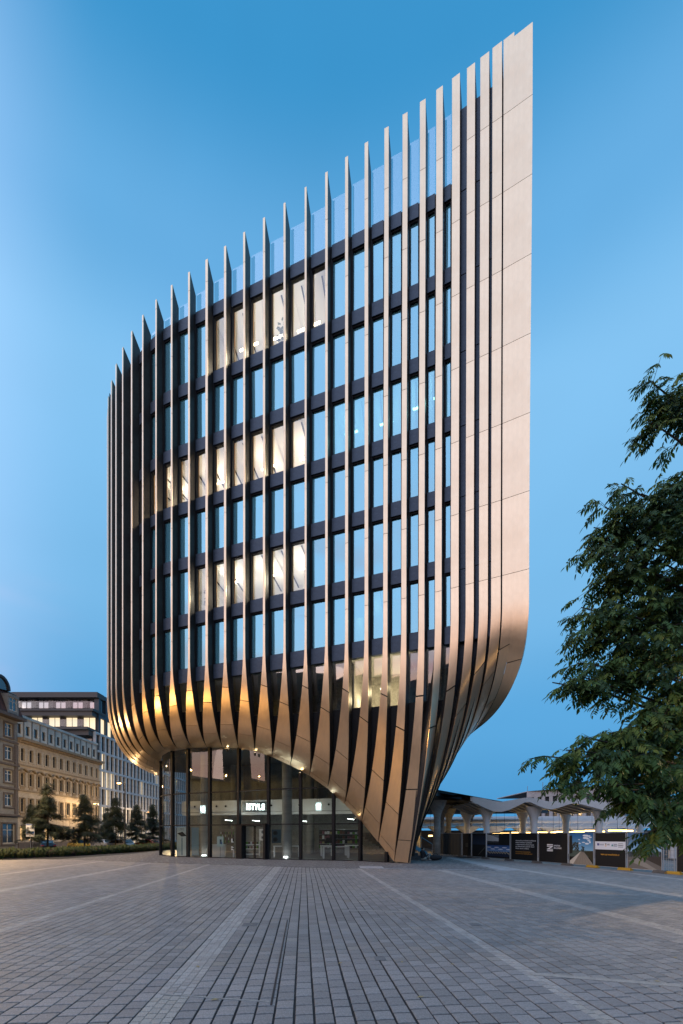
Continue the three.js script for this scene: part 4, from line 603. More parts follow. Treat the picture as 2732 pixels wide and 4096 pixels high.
// ---- street trees: feathery conifers, every one with trunk, limbs and needle sprays
const needleMat = M({ color: rgb(0.022, 0.042, 0.014), roughness: 0.8, transmission: 0.15 }), needleTip = M({ color: rgb(0.045, 0.06, 0.018), roughness: 0.8, transmission: 0.15 });
function sprayGeo(seed) { const r = rng(seed), m = new MB(); for (let k = 0; k < 9; k++) { const a = (r() - 0.5) * 2.0, l = 0.25 + 0.2 * r(), y0 = -0.02 * k, b = V(0.05 * k, y0 - 0.01 * k * k * 0.3, 0), d = V(Math.cos(a) * l, -0.1 * r() - 0.05, Math.sin(a) * l), s = V(-d.z, 0, d.x).normalize().multiplyScalar(0.035); m.tri(b, b.clone().add(d).add(s), b.clone().addScaledVector(d, 1.2)).tri(b, b.clone().addScaledVector(d, 1.2), b.clone().add(d).sub(s)); } return m.geo(); }
const sprays = [1, 2, 3].map(sprayGeo);
function conifer(x, z, h, rad, seed, label, y = -0.05) {
  const r = rng(seed), o = thing('street_tree', label, 'tree', [x, y, z], 0, 'conifers planted along the street');
  const tr = new MB().tube(V(0, 0, 0), V(0.05, h * 0.5, 0), 0.11, 0.075, 9).tube(V(0.05, h * 0.5, 0), V(0, h * 0.97, 0), 0.075, 0.012, 7).build('trunk', mat.bark, o), lim = new MB(), items = [];
  for (let k = 0; k < 95; k++) {
    const f = Math.pow(r(), 0.85), yy = h * (0.2 + 0.78 * f), prof = f < 0.08 ? 0.7 + 3 * f : Math.pow(1.02 - f, 1.15), L = rad * Math.max(0.05, prof) * (0.65 + 0.5 * r()), a = r() * 6.283, rise = L * (0.02 + 0.2 * r() - 0.3 * (1 - f));
    const e = V(Math.cos(a) * L, yy + rise, Math.sin(a) * L); lim.tube(V(0, yy - 0.1, 0), e, 0.022 * (1.3 - f), 0.004, 4, false);
    const n = Math.ceil(L * 20) + 4; for (let q = 0; q < n; q++) { const t = 0.12 + 0.88 * (q + r()) / n, p = V(0, yy - 0.1, 0).lerp(e, t); items.push([p, a + (r() - 0.5) * 2.1, (r() - 0.5) * 0.5 - 0.12, 0.55 + 0.6 * r(), t]); }
  }
  for (let k = 0; k < 12; k++) items.push([V(0, h * (0.86 + 0.013 * k), 0), r() * 6.28, 1.1, 0.32, 0.9]);
  lim.build('limbs', mat.bark, o);
  for (let k = 0; k < 3; k++) { const li = items.filter((_, i) => i % 3 === k), im = new THREE.InstancedMesh(sprays[k], k === 2 ? needleTip : needleMat, li.length); im.name = 'crown'; im.userData.kind = 'stuff'; im.castShadow = im.receiveShadow = true; li.forEach(([p, a, tilt, s], i) => im.setMatrixAt(i, new THREE.Matrix4().compose(p, new THREE.Quaternion().setFromEuler(new THREE.Euler(0, -a, tilt, 'YXZ')), V(s, s, s)))); o.add(im); }
}
conifer(-34.2, -48, 8.2, 2.7, 11, 'tallest feathery conifer, beside the bus stop sign, in front of the cream house');
conifer(-32.4, -52, 7.3, 2.7, 12, 'dark conifer before the right half of the cream house, its trunk among parked cars');
conifer(-31.2, -57, 7.4, 2.2, 13, 'conifer standing just left of the near lamp post');
conifer(-30.5, -61.5, 6.6, 2.2, 14, 'bushy conifer right of the near lamp post, a small street light behind its top');
conifer(-30.2, -66, 7.0, 2.1, 15, 'rightmost conifer, close against the left edge of the bronze building');
conifer(-45.2, -60, 6.6, 1.7, 16, 'small conifer behind the bus stop sign at the left edge of the street');
conifer(-37.5, -66, 6.4, 1.6, 17, 'thin yellowish conifer between the cream house and the white grid block');
// ---- planted strip
{
  const o = tag(new THREE.Group(), 'long low planted strip of grasses and heather between plaza and street', 'planting'); o.name = 'planting_strip'; o.userData.kind = 'stuff'; delete o.userData.category; scene.add(o);
  const r = rng(5), path = [[-38, -23.5], [-28.5, -29], [-23.4, -35.5], [-21.6, -45], [-21.3, -58]], m = new MB();
  const pt = (t) => { const k = Math.min(3, Math.floor(t * 4)), f = t * 4 - k; return V(lerp(path[k][0], path[k + 1][0], f), 0, lerp(path[k][1], path[k + 1][1], f)); };
  const soil = []; for (let k = 0; k <= 16; k++) { const p = pt(k / 16); soil.push([p.clone().add(V(-2.6, 0.03, 0.4)), p.clone().add(V(-1.2, 0.2, 0.2)), p.clone().add(V(0, 0.1, 0)), p.clone().add(V(0.05, 0.0, 0))]); }
  part('soil', strip(soil), M({ color: rgb(0.03, 0.024, 0.018), roughness: 1 }), o);
  const blade = (s) => { const q = rng(s), b = new MB(); for (let k = 0; k < 16; k++) { const a = q() * 6.28, l = 0.3 + 0.3 * q(), w = 0.012 + 0.01 * q(), d = V(Math.cos(a), 0, Math.sin(a)), c = V(-d.z, 0, d.x).multiplyScalar(w), h = 0.25 + 0.32 * q(), p0 = V((q() - 0.5) * 0.15, 0, (q() - 0.5) * 0.15), p1 = p0.clone().addScaledVector(d, l * 0.4).add(V(0, h, 0)), p2 = p0.clone().addScaledVector(d, l).add(V(0, h * 0.72, 0)); b.quad(p0.clone().sub(c), p0.clone().add(c), p1.clone().add(c), p1.clone().sub(c)).tri(p1.clone().sub(c), p1.clone().add(c), p2); } return b.geo(); };
  const mats = [M({ color: rgb(0.055, 0.085, 0.022), roughness: 0.8 }), M({ color: rgb(0.085, 0.1, 0.03), roughness: 0.8 }), M({ color: rgb(0.06, 0.035, 0.035), roughness: 0.9 })];
  mats.forEach((mm, k) => { const N = [1900, 1500, 260][k], im = new THREE.InstancedMesh(blade(40 + k), mm, N); im.name = 'grass_tufts'; im.userData.kind = 'stuff'; im.castShadow = im.receiveShadow = true; for (let i = 0; i < N; i++) { const p = pt(r()); p.x -= r() * 2.5; p.z += (r() - 0.5) * 0.6; p.y = 0.05; const s = 0.75 + 0.6 * r(); im.setMatrixAt(i, new THREE.Matrix4().compose(p, new THREE.Quaternion().setFromEuler(new THREE.Euler(0, r() * 6.28, 0)), V(s, s * (0.8 + 0.4 * r()), s))); } o.add(im); });
}
// ---- stop sign board on its post
{
  const c = W(121, 3318, 46), cv = document.createElement('canvas'); cv.width = 192; cv.height = 256; const g = cv.getContext('2d'); g.fillStyle = '#e9ecee'; g.fillRect(0, 0, 192, 256); g.fillStyle = '#2a62a8'; g.fillRect(6, 6, 180, 26); g.fillRect(6, 186, 180, 62); g.fillStyle = '#1b1b1b'; g.font = 'bold 78px sans-serif'; g.textAlign = 'center'; g.fillText('K+R', 96, 136);
  const t = new THREE.CanvasTexture(cv); t.colorSpace = THREE.SRGBColorSpace; const o = thing('street_sign', 'white and blue parking sign on a thin post at the planted strip', 'sign', [c.x, -0.1, c.z], 0.25);
  const y = c.y + 0.1, bx = new MB().box(0, y + 0.06, 0, 0.82, 1.14, 0.04).build('sign_board', mat.white, o); new MB().quad(V(-0.41, y - 0.5, 0.022), V(0.41, y - 0.5, 0.022), V(0.41, y + 0.62, 0.022), V(-0.41, y + 0.62, 0.022), [[0, 0], [1, 0], [1, 1], [0, 1]]).build('print', M({ map: t, roughness: 0.5 }), o);
  const cv2 = document.createElement('canvas'); cv2.width = 128; cv2.height = 40; const h = cv2.getContext('2d'); h.fillStyle = '#e4e6e6'; h.fillRect(0, 0, 128, 40); h.fillStyle = '#222'; h.font = 'bold 26px sans-serif'; h.textAlign = 'center'; h.fillText('2x', 64, 29); const t2 = new THREE.CanvasTexture(cv2); t2.colorSpace = THREE.SRGBColorSpace; new MB().box(0, y - 0.68, 0, 0.82, 0.24, 0.04).build('plate', mat.white, o); new MB().quad(V(-0.41, y - 0.8, 0.022), V(0.41, y - 0.8, 0.022), V(0.41, y - 0.56, 0.022), V(-0.41, y - 0.56, 0.022), [[0, 0], [1, 0], [1, 1], [0, 1]]).build('print', M({ map: t2, roughness: 0.5 }), o);
  new MB().tube(V(0, 0, -0.05), V(0, y + 0.6, -0.05), 0.035, 0.035, 8).build('post', mat.steel, o);
}
// ---- street lamps
function lamp(x, z, h, label, power, arm = -1, glow = [1, 0.66, 0.32]) {
  const o = thing('street_lamp', label, 'street lamp', [x, -0.2, z], 0, 'sodium street lamps');
  new MB().tube(V(0, 0, 0), V(0, 1.2, 0), 0.11, 0.09, 10).tube(V(0, 1.2, 0), V(0, h + 0.2, 0), 0.07, 0.045, 10).build('post', mat.darkSteel, o);
  new MB().tube(V(0, h + 0.15, 0), V(arm * 0.9, h + 0.28, 0), 0.03, 0.03, 8).build('arm', mat.darkSteel, o);
  const hd = new MB().hexa([[-0.34, 0.14], [0.34, 0.14], [0.34, -0.14], [-0.34, -0.14]].map(([a, b]) => V(arm * 0.85 + a, h + 0.22, b)), [[-0.24, 0.09], [0.24, 0.09], [0.24, -0.09], [-0.24, -0.09]].map(([a, b]) => V(arm * 0.85 + a, h + 0.36, b))).build('lamp_head', mat.darkSteel, o);
  part('lamp_glass', new THREE.SphereGeometry(0.17, 14, 8).scale(1.35, 0.6, 0.75).translate(arm * 0.85, h + 0.2, 0), mat.lampSodium, o);
  const L = new THREE.PointLight(new THREE.Color(...glow), power); L.position.set(x + arm * 0.85, h - 0.02, z); L.shadow.radius = 6; L.castShadow = true; scene.add(L);
}
lamp(-24.4, -46.5, 7.7, 'tall dark lamp post with glowing orange head between the conifers, nearest of the street lamps', 35, -0.8);
lamp(-44.8, -76, 7.6, 'orange street lamp before the right end of the cream house', 170, -0.8);
lamp(-47.9, -101, 7.4, 'small far orange street lamp before the white grid block', 160, 0.8);
lamp(-30.8, -25.5, 10.2, 'orange street lamp on the plaza side of the road', 620, 0.9, [1, 0.56, 0.17]);
lamp(-31, -19, 10.2, 'added unseen orange street lamp on the plaza edge, nearer the camera', 520, 0.9, [1, 0.56, 0.17]);      // added outside the frame to strengthen the glow on ribs and paving
lamp(11.6, -8.0, 4.8, 'orange street lamp beside the big tree on the right', 70, -0.9);
lamp(-37, -43, 11.5, 'added unseen orange street lamp near the grey old house', 560, -0.9);         // added outside the frame on the left to warm the old facades
lamp(-29.5, -74, 11.5, 'added unseen orange street lamp on the road, hidden behind the bronze building', 620, -0.8);         // added out of sight to brighten the cream house front
// ---- cars
const tyre = mat.rubber, rim = M({ color: rgb(0.4, 0.4, 0.42), metalness: 0.8, roughness: 0.35 }), carGlass = M({ color: rgb(0.015, 0.018, 0.022), roughness: 0.05, ior: 1.8 });
function car(x, z, turn, paint, label, shape = 'sedan', extra) {
  const o = thing('parked_car', label, 'car', [x, -0.3, z], turn), W2 = 0.88;
  const lower = [[-2.25, 0.32], [-2.28, 0.62], [-2.15, 0.82], [-1.2, 0.92], [1.0, 0.94], [2.1, 0.9], [2.25, 0.7], [2.25, 0.34], [1.9, 0.26], [-1.9, 0.26]];
  const cab = shape === 'estate' ? [[-1.25, 0.9], [-0.5, 1.4], [0.3, 1.47], [1.6, 1.43], [2.12, 0.92]] : [[-1.2, 0.9], [-0.4, 1.36], [0.4, 1.42], [1.0, 1.34], [1.75, 0.93]];
  const ext = (pts, w, bev) => { const s = new THREE.Shape(pts.map(([a, b]) => new THREE.Vector2(a, b))); return new THREE.ExtrudeGeometry(s, { depth: w * 2 - 2 * bev, bevelEnabled: true, bevelSize: bev, bevelThickness: bev, bevelSegments: 2 }).translate(0, 0, -w + bev); };
  const bodyG = merge([ext(lower, W2, 0.07), ext(cab.map(([a, b]) => [a * 1.0, b]), W2 - 0.14, 0.08)]);
  part('body', bodyG, paint, o);
  const g = new MB(); const c = cab; for (const s of [-1, 1]) { const zz = s * (W2 - 0.133); const poly = c.map(([a, b]) => V(lerp(a, 0.3, 0.1), lerp(b, 1.15, 0.14), zz)); for (let i = 1; i < poly.length - 1; i++) g.tri(poly[0], poly[i], poly[i + 1]); }
  const sc = (i, j, up) => { const a = c[i], b = c[j], n = V(-(b[1] - a[1]), b[0] - a[0], 0).normalize().multiplyScalar(0.087 * up); g.quad(V(a[0] + 0.02, a[1] + 0.05, 0.6).add(n), V(a[0] + 0.02, a[1] + 0.05, -0.6).add(n), V(b[0], b[1] - 0.02, -0.55).add(n), V(b[0], b[1] - 0.02, 0.55).add(n)); };
  sc(0, 1, 1); const e = c.length - 1; { const a = c[e - 1], b = c[e], n = V(-(b[1] - a[1]), b[0] - a[0], 0).normalize().multiplyScalar(0.087); g.quad(V(a[0], a[1] - 0.02, 0.55).add(n), V(a[0], a[1] - 0.02, -0.55).add(n), V(b[0] - 0.02, b[1] + 0.05, -0.6).add(n), V(b[0] - 0.02, b[1] + 0.05, 0.6).add(n)); }
  g.build('windows', carGlass, o);
  for (const [wx, wz] of [[-1.4, 1], [1.38, 1], [-1.4, -1], [1.38, -1]]) { const w = part('wheel', new THREE.CylinderGeometry(0.32, 0.32, 0.2, 18).rotateX(Math.PI / 2).translate(wx, 0.32, wz * (W2 - 0.06)), tyre, o); part('rim', new THREE.CylinderGeometry(0.2, 0.2, 0.22, 12).rotateX(Math.PI / 2).translate(wx, 0.32, wz * (W2 - 0.06)), rim, w); }
  for (const s of [-1, 1]) { new MB().box(-2.27, 0.68, s * 0.62, 0.1, 0.14, 0.36).build('headlight', mat.plasticWhite, o); new MB().box(2.24, 0.74, s * 0.66, 0.12, 0.14, 0.3).build('tail_light', M({ color: rgb(0.3, 0.01, 0.01), roughness: 0.2 }), o); new MB().box(-0.85, 0.98, s * (W2 + 0.07), 0.16, 0.12, 0.16).build('mirror', paint, o); }
  new MB().box(-2.31, 0.45, 0, 0.06, 0.12, 0.5).build('number_plate', mat.plasticWhite, o);
  if (extra) extra(o, W2);
}
const paint = (r, g, b) => M({ color: rgb(r, g, b), roughness: 0.3, clearcoat: 0.8, clearcoatRoughness: 0.08, metalness: 0.2 });
car(-39.6, -55.0, -0.75, paint(0.012, 0.013, 0.016), 'black saloon car parked between the two large conifers');
car(-37.6, -59.0, -0.75, paint(0.55, 0.36, 0.02), 'yellow estate car behind the black saloon', 'estate');
car(-36.0, -63.0, -0.75, paint(0.6, 0.6, 0.62), 'white car half hidden behind the trunk next to the yellow estate');
car(-31.4, -58.0, -0.35, paint(0.4, 0.41, 0.43), 'silver police car with yellow and blue markings behind the planted strip', 'estate', (o, w) => { const yel = M({ color: rgb(0.6, 0.55, 0.02), roughness: 0.4 }), blu = M({ color: rgb(0.02, 0.06, 0.3), roughness: 0.4 }); for (const s of [-1, 1]) for (let k = 0; k < 6; k++) new MB().box(-1.5 + k * 0.55, 0.62, s * (w + 0.004), 0.27, 0.2, 0.012).build('marking', k % 2 ? yel : blu, o); new MB().box(0.35, 1.53, 0, 0.25, 0.1, 1.0).build('light_bar', blu, o); });
car(-29.6, -63.0, -0.3, paint(0.2, 0.02, 0.025), 'dark red car right of the police car');
car(-28.6, -67.5, -0.3, paint(0.1, 0.1, 0.11), 'dark grey car behind the dark red one');
car(-27.8, -72.5, -0.3, paint(0.3, 0.02, 0.02), 'bright red car farthest along the row beside the bronze building', 'estate');
// ---------------------------------------------------------------- station on the right
{
  const o = thing('platform_canopy', 'white wavy station canopy on flared columns behind the hoarding', 'canopy');
  // front edge: pixel column, pixel rows of the upper and lower contour; the edge runs from z=39 (left) to z=31 (right)
  const E = [[1881, 3185, 3207], [1912, 3190, 3218], [1940, 3195, 3232], [1975, 3203, 3246], [2005, 3207, 3248], [2036, 3202, 3240], [2066, 3196, 3226], [2098, 3191, 3210], [2120, 3190, 3208], [2150, 3194, 3222], [2180, 3203, 3234], [2205, 3207, 3238], [2236, 3203, 3231], [2270, 3197, 3219], [2295, 3194, 3213], [2330, 3196, 3218], [2380, 3203, 3232], [2420, 3209, 3243], [2450, 3212, 3245], [2500, 3206, 3236], [2560, 3198, 3220], [2620, 3199, 3218], [2680, 3206, 3232], [2740, 3212, 3244], [2820, 3206, 3232], [2900, 3202, 3224]];
  const zE = (px) => 39 - (px - 1881) * 0.0088, D = 6.6, rows = { f: [], t: [], b: [] };
  for (const [px, a, b] of E) { const z = zE(px), A = W(px, a, z), B = W(px, b, z), k = (p) => p.clone().add(V(-0.4, -0.15, -D)); rows.f.push([B.clone(), A.clone()]); rows.t.push([A.clone(), k(A)]); rows.b.push([k(B).add(V(0, 0.25, 0)), B.clone().add(V(0, 0.14, -0.12))]); }
  part('fascia', strip(rows.f), mat.white, o); part('roof_top', strip(rows.t), mat.white, o);
  part('soffit', strip(rows.b), mat.white, o);
  const end = new MB(), A = W(E[0][0], E[0][1], 39), B = W(E[0][0], E[0][2], 39), A2 = rows.t[0][1], B2 = A2.clone().add(V(0, B.y - A.y - 0.02, 0)); end.quad(B2, B, A, A2); end.build('glow_painted_end_fascia', M({ color: rgb(0.45, 0.33, 0.12), roughness: 0.5 }), o);  // gold lamp glow on the canopy end is painted into its colour
  for (let q = 1; q <= 6; q++) { const rb = new MB(); for (let k = 0; k < E.length - 1; k++) { const p = (j) => rows.b[j][1].clone().lerp(rows.b[j][0], (q - 0.5) / 6).add(V(0, -0.07, 0)); rb.bar(p(k), p(k + 1), 0.72, 0.06); } rb.build('soffit_panel', mat.white, o); }
  for (const [px, back] of [[1947, 0], [2136, 0], [2395, 0], [2690, 0], [1868, 1], [2092, 1], [2263, 1], [2560, 1]]) {
    const z = zE(px) + (back ? 5.6 : 1.1), c = plan(px, z), H = 4.45, m = [], n = 16;
    for (let k = 0; k <= 12; k++) { const t = k / 12, y = H * t, fl = 0.26 + 0.42 * Math.pow(smooth(0.6, 1, t), 2), row = []; for (let j = 0; j <= n; j++) { const a = j / n * 6.2832; row.push(V(c.x + Math.cos(a) * fl * 1.15, y, c.z + Math.sin(a) * (0.26 + (fl - 0.26) * 0.6))); } m.push(row.reverse()); }
    part('column', strip(m), mat.white, o);
  }
}
{ // older dark canopy beside it
  const o = thing('dark_canopy', 'dark flat platform roof on pale flared columns just right of the bronze building', 'canopy');
  new MB().prism([[7.6, -33], [11.3, -44], [30, -60], [6, -66]], 5.0, 5.5).build('roof', mat.darkSteel, o);
  for (const [x, z] of [[8.7, -37.5], [10.4, -43], [8.4, -45.5], [13, -50], [16.5, -53], [10, -53]]) { const m = [], n = 14; for (let k = 0; k <= 10; k++) { const t = k / 10, fl = 0.3 + 0.6 * Math.pow(smooth(0.6, 1, t), 2), row = []; for (let j = 0; j <= n; j++) { const a = j / n * 6.2832; row.push(V(x + Math.cos(a) * fl, 5.02 * t, z + Math.sin(a) * fl * 0.6)); } m.push(row.reverse()); } part('column', strip(m), mat.concrete, o); }
}
{ // white steel roof frames over the tracks, lamps under them
  const o = thing('track_roof', 'low white steel roof frames and arches over the tracks, seen under the canopy', 'roof'), bm = new MB(), rf = new MB();
  for (let k = 0; k < 7; k++) { const z = -52 - k * 4.5; for (const y of [2.75, 3.35]) bm.bar(V(8 + k, y + k * 0.3, z), V(50, y + k * 0.3, z + 6), 0.18, 0.16); for (let x = 10; x < 50; x += 1.4) bm.bar(V(x, 2.75 + k * 0.3, z + (x - 8) / 42 * 6), V(x + 0.7, 3.35 + k * 0.3, z + (x - 7.3) / 42 * 6), 0.07, 0.07); }
  bm.build('roof_frame', mat.white, o);
  for (let k = 0; k < 8; k++) { const x = 12 + k * 3.4, z = -50.5; const m = [], n = 10; for (let q = 0; q <= 10; q++) { const t = q / 10, fl = 0.2 + 1.3 * Math.pow(smooth(0.45, 1, t), 1.9), row = []; for (let j = 0; j <= n; j++) { const a = j / n * 6.2832; row.push(V(x + Math.cos(a) * fl, 2.9 * t, z + Math.sin(a) * 0.25)); } m.push(row.reverse()); } part('arched_column', strip(m), mat.white, o); }
  rf.prism([[6, -62], [60, -54], [60, -58], [6, -66]], -0.5, 2.5); rf.build('rear_wall', M({ color: rgb(0.1, 0.1, 0.11), roughness: 0.8 }), o);
}
{ // platform lights just above the hoarding
  const r = rng(3);
  [[1985, 3334, 0.7, 'over the two-picture hoarding, left end'], [2018, 3333, 1.0, 'over the two-picture hoarding'], [2060, 3331, 0.7, 'over the text hoarding, at its left edge'], [2116, 3331, 0.8, 'over the text hoarding, its right half'], [2168, 3330, 1.1, 'over the left edge of the logo hoarding'], [2213, 3330, 0.5, 'small, over the middle of the logo hoarding'], [2237, 3327, 1.3, 'over the right half of the logo hoarding'], [2280, 3329, 0.6, 'small, over the left edge of the tree-lined path picture'], [2311, 3326, 1.4, 'over the middle of the tree-lined path picture'], [2368, 3323, 1.6, 'over the right edge of the tree-lined path picture'], [2408, 3326, 0.5, 'small, over the left edge of the white-banded hoarding'], [2470, 3322, 1.9, 'long, over the white-banded hoarding'], [2510, 3323, 1.1, 'over the picture hidden by leaves'], [1722, 3343, 0.4, 'small, beside the stairs by the bronze building'], [1776, 3344, 0.4, 'small, over the ribbed metal hoarding']].forEach(([px, py, w, by], k) => {
    const z = 44, c = W(px, py, z), o = thing('platform_light', 'warm glowing platform light ' + by, 'light', [c.x, c.y, c.z], 0, 'platform lights above the hoarding');
    new MB().box(0, 0, 0, w, 0.14, 0.14).build('tube', M({ color: rgb(0.9, 0.75, 0.5), emissive: rgb(1, 0.62, 0.2), emissiveIntensity: 6 }), o); new MB().box(0, 0.11, 0, w + 0.06, 0.06, 0.2).build('housing', mat.darkSteel, o); new MB().bar(V(0, 0.14, 0), V(0, 4.9 - c.y, 0), 0.02, 0.02).build('hanger', mat.darkSteel, o);
    if (k % 3 === 1) { const L = new THREE.PointLight(new THREE.Color(1, 0.62, 0.22), 6); L.position.copy(c).y -= 0.15; L.castShadow = true; scene.add(L); }
  });
}
{ // far pale office with a rounded end
  const o = thing('far_office', 'distant pale office building with a rounded end above the white canopy', 'building'), z0 = 92;
  const P = [[2107, 104], [2260, 98], [2400, 92], [2452, 90], [2482, 91], [2500, 94], [2505, 99]].map(([px, z]) => plan(px, z)), top = 12.6, wallM = M({ color: rgb(0.52, 0.5, 0.5), roughness: 0.8, map: withRep(grain, 0.2, 0.2) });
  for (let i = 0; i < P.length - 1; i++) {
    const a = P[i], b = P[i + 1], t = b.clone().sub(a), L = t.length(); t.normalize(); const n = V(-t.z, 0, t.x); if (n.z < 0) n.negate();
    const at = (u, y, d) => a.clone().addScaledVector(t, u).addScaledVector(n, d).setY(y), bx = (m, u0, u1, y0, y1, d0, d1) => m.hexa([at(u0, y0, d1), at(u1, y0, d1), at(u1, y0, d0), at(u0, y0, d0)], [at(u0, y1, d1), at(u1, y1, d1), at(u1, y1, d0), at(u0, y1, d0)]);
    const m = new MB(), bays = Math.max(1, Math.round(L / 1.9)), bw = L / bays;
    for (const [y0, y1] of [[0, 6.0], [8.4, 9.0], [11.2, top]]) bx(m, 0, L, y0, y1, -0.6, 0);
    for (let k = 0; k < bays; k++) for (const [y0, y1] of [[6, 8.4], [9, 11.2]]) { bx(m, k * bw, k * bw + bw * 0.45, y0, y1, -0.6, -0.003); const f = new MB(); bx(f, k * bw + bw * 0.45, k * bw + bw * 0.5, y0, y1, -0.5, -0.35); const w = f.build('window', frameDark, o), g = new MB(); bx(g, k * bw + bw * 0.47, (k + 1) * bw, y0, y1, -0.45, -0.42); g.build('pane', i === 4 && y0 > 8 ? litCool : winGlass, w); }
    m.build('wall', wallM, o);
  }
  new MB().prism([...P.map((p) => [p.x, p.z]), [P[6].x + 6, P[6].z - 20], [P[0].x, P[0].z - 20]], top, top + 0.2).build('roof', wallM, o);
  new MB().bar(V(P[0].x + 6, top, P[0].z - 4), V(P[0].x + 6, top + 3, P[0].z - 4), 0.12, 0.12).bar(V(P[0].x + 2, top, P[0].z - 4), V(P[0].x + 2, top + 2, P[0].z - 4), 0.1, 0.1).build('mast', mat.steel, o);
}
// ---- hoarding panels: every one a thing of its own
const zH = (px) => 1 / (0.0313 + (px - 1947) * 2.617e-5);
const print = (w, h, draw) => { const cv = document.createElement('canvas'); cv.width = w; cv.height = h; draw(cv.getContext('2d'), w, h); const t = new THREE.CanvasTexture(cv); t.colorSpace = THREE.SRGBColorSpace; return M({ map: t, roughness: 0.75 }); };
const dark = (g, w, h) => { g.fillStyle = '#0a0a0b'; g.fillRect(0, 0, w, h); };
function sky(g, w, y0, y1, a, b) { const k = g.createLinearGradient(0, y0, 0, y1); k.addColorStop(0, a); k.addColorStop(1, b); g.fillStyle = k; g.fillRect(0, y0, w, y1 - y0); }
function hoarding(px0, px1, label, kind, draw, foot = 'grey') {
  const a = plan(px0, zH(px0)), b = plan(px1, zH(px1)), L = a.distanceTo(b), c = a.clone().lerp(b, 0.5), ang = Math.atan2(-(b.z - a.z), b.x - a.x), o = thing('hoarding_panel', label, 'hoarding', [c.x, 0, c.z], ang), H0 = 0.12, H1 = 2.0;
  const fr = new MB(); for (const s of [-1, 1]) fr.tube(V(s * (L / 2 - 0.03), 0.05, 0), V(s * (L / 2 - 0.03), H1 + 0.03, 0), 0.022, 0.022, 8); fr.tube(V(-L / 2 + 0.03, H1 + 0.01, 0), V(L / 2 - 0.03, H1 + 0.01, 0), 0.02, 0.02, 8).tube(V(-L / 2 + 0.03, H0, 0), V(L / 2 - 0.03, H0, 0), 0.02, 0.02, 8); fr.build('frame', M({ color: rgb(0.45, 0.46, 0.48), metalness: 0.7, roughness: 0.45 }), o);
  const x0 = -L / 2 + 0.05, x1 = L / 2 - 0.05;
  if (kind === 'mesh') { const m = new MB(); for (let x = x0 + 0.1; x < x1; x += 0.1) m.bar(V(x, H0, 0), V(x, H1, 0), 0.012, 0.012); for (let y = H0 + 0.2; y < H1; y += 0.2) m.bar(V(x0, y, 0.008), V(x1, y, 0.008), 0.012, 0.012); m.build('wire_mesh', mat.steel, o); }
  else if (kind === 'ribbed') { for (let x = x0, k = 0; x < x1 - 0.1; x += 0.22, k++) new MB().box(x + 0.11, (H0 + H1) / 2, k % 2 ? 0.02 : 0, 0.215, H1 - H0, 0.03).build('slat', M({ color: rgb(0.07, 0.075, 0.08), roughness: 0.6, metalness: 0.3 }), o); }
  else { new MB().box(0, (H0 + H1) / 2 - 0.01, -0.0, x1 - x0, H1 - H0 - 0.03, 0.012).build('sheet', mat.black, o); new MB().quad(V(x0, H0, 0.009), V(x1, H0, 0.009), V(x1, H1 - 0.02, 0.009), V(x0, H1 - 0.02, 0.009), [[0, 0], [1, 0], [1, 1], [0, 1]]).build('print', draw, o); }
  const ft = foot === 'yellow' ? M({ color: rgb(0.42, 0.24, 0.02), roughness: 0.7 }) : M({ color: rgb(0.14, 0.135, 0.13), roughness: 0.9, map: withRep(grain, 1, 1) });
  new MB().hexa([[-0.36, 0.13], [0.36, 0.13], [0.36, -0.13], [-0.36, -0.13]].map(([x, z]) => V(L / 2 + x - 0.03, 0.02, z + 0.06)), [[-0.3, 0.1], [0.3, 0.1], [0.3, -0.1], [-0.3, -0.1]].map(([x, z]) => V(L / 2 + x - 0.03, 0.15, z + 0.06))).build('foot', ft, o);
}
hoarding(1733, 1848, 'dark grey ribbed metal hoarding farthest back beside the stairs', 'ribbed');
hoarding(1850, 1886, 'narrow plain black hoarding right of the ribbed metal one', 'sheet', print(128, 256, (g, w, h) => { dark(g, w, h); g.fillStyle = '#555'; for (let k = 0; k < 4; k++) g.fillRect(44, 110 + k * 12, 40, 4); }));
hoarding(1888, 1945, 'black hoarding with a dim night photograph, left of the one with two pictures', 'sheet', print(192, 256, (g, w, h) => { dark(g, w, h); sky(g, w, 20, 120, '#101a2c', '#21324c'); g.fillStyle = '#0c1016'; g.fillRect(0, 120, w, 60); g.strokeStyle = '#6d6a62'; g.lineWidth = 5; g.beginPath(); g.moveTo(90, 230); g.lineTo(180, 150); g.stroke(); }));
hoarding(1947, 2041, 'black hoarding with a station roof picture and a blue evening picture', 'sheet', print(320, 320, (g, w, h) => { dark(g, w, h); g.fillStyle = '#7d8388'; g.fillRect(0, 18, 170, 110); g.strokeStyle = '#e8ebee'; g.lineWidth = 5; for (let k = 0; k < 7; k++) { g.beginPath(); g.moveTo(0, 100 - k * 14); g.lineTo(170, 118 - k * 9); g.stroke(); } g.fillStyle = '#2f3336'; g.fillRect(0, 100, 170, 28); sky(g, w, 150, 250, '#2b4c86', '#7fa3cf'); g.fillStyle = '#cfd9e6'; for (let k = 0; k < 6; k++) { g.beginPath(); g.ellipse(30 + k * 55, 180 + (k % 2) * 22, 34, 7, 0, 0, 7); g.fill(); } g.fillStyle = '#14233f'; g.fillRect(0, 232, w, 64); g.fillStyle = '#f2e3b8'; for (let k = 0; k < 26; k++) g.fillRect(8 + k * 12, 228 + (k * 7) % 22, 5, 16); }));
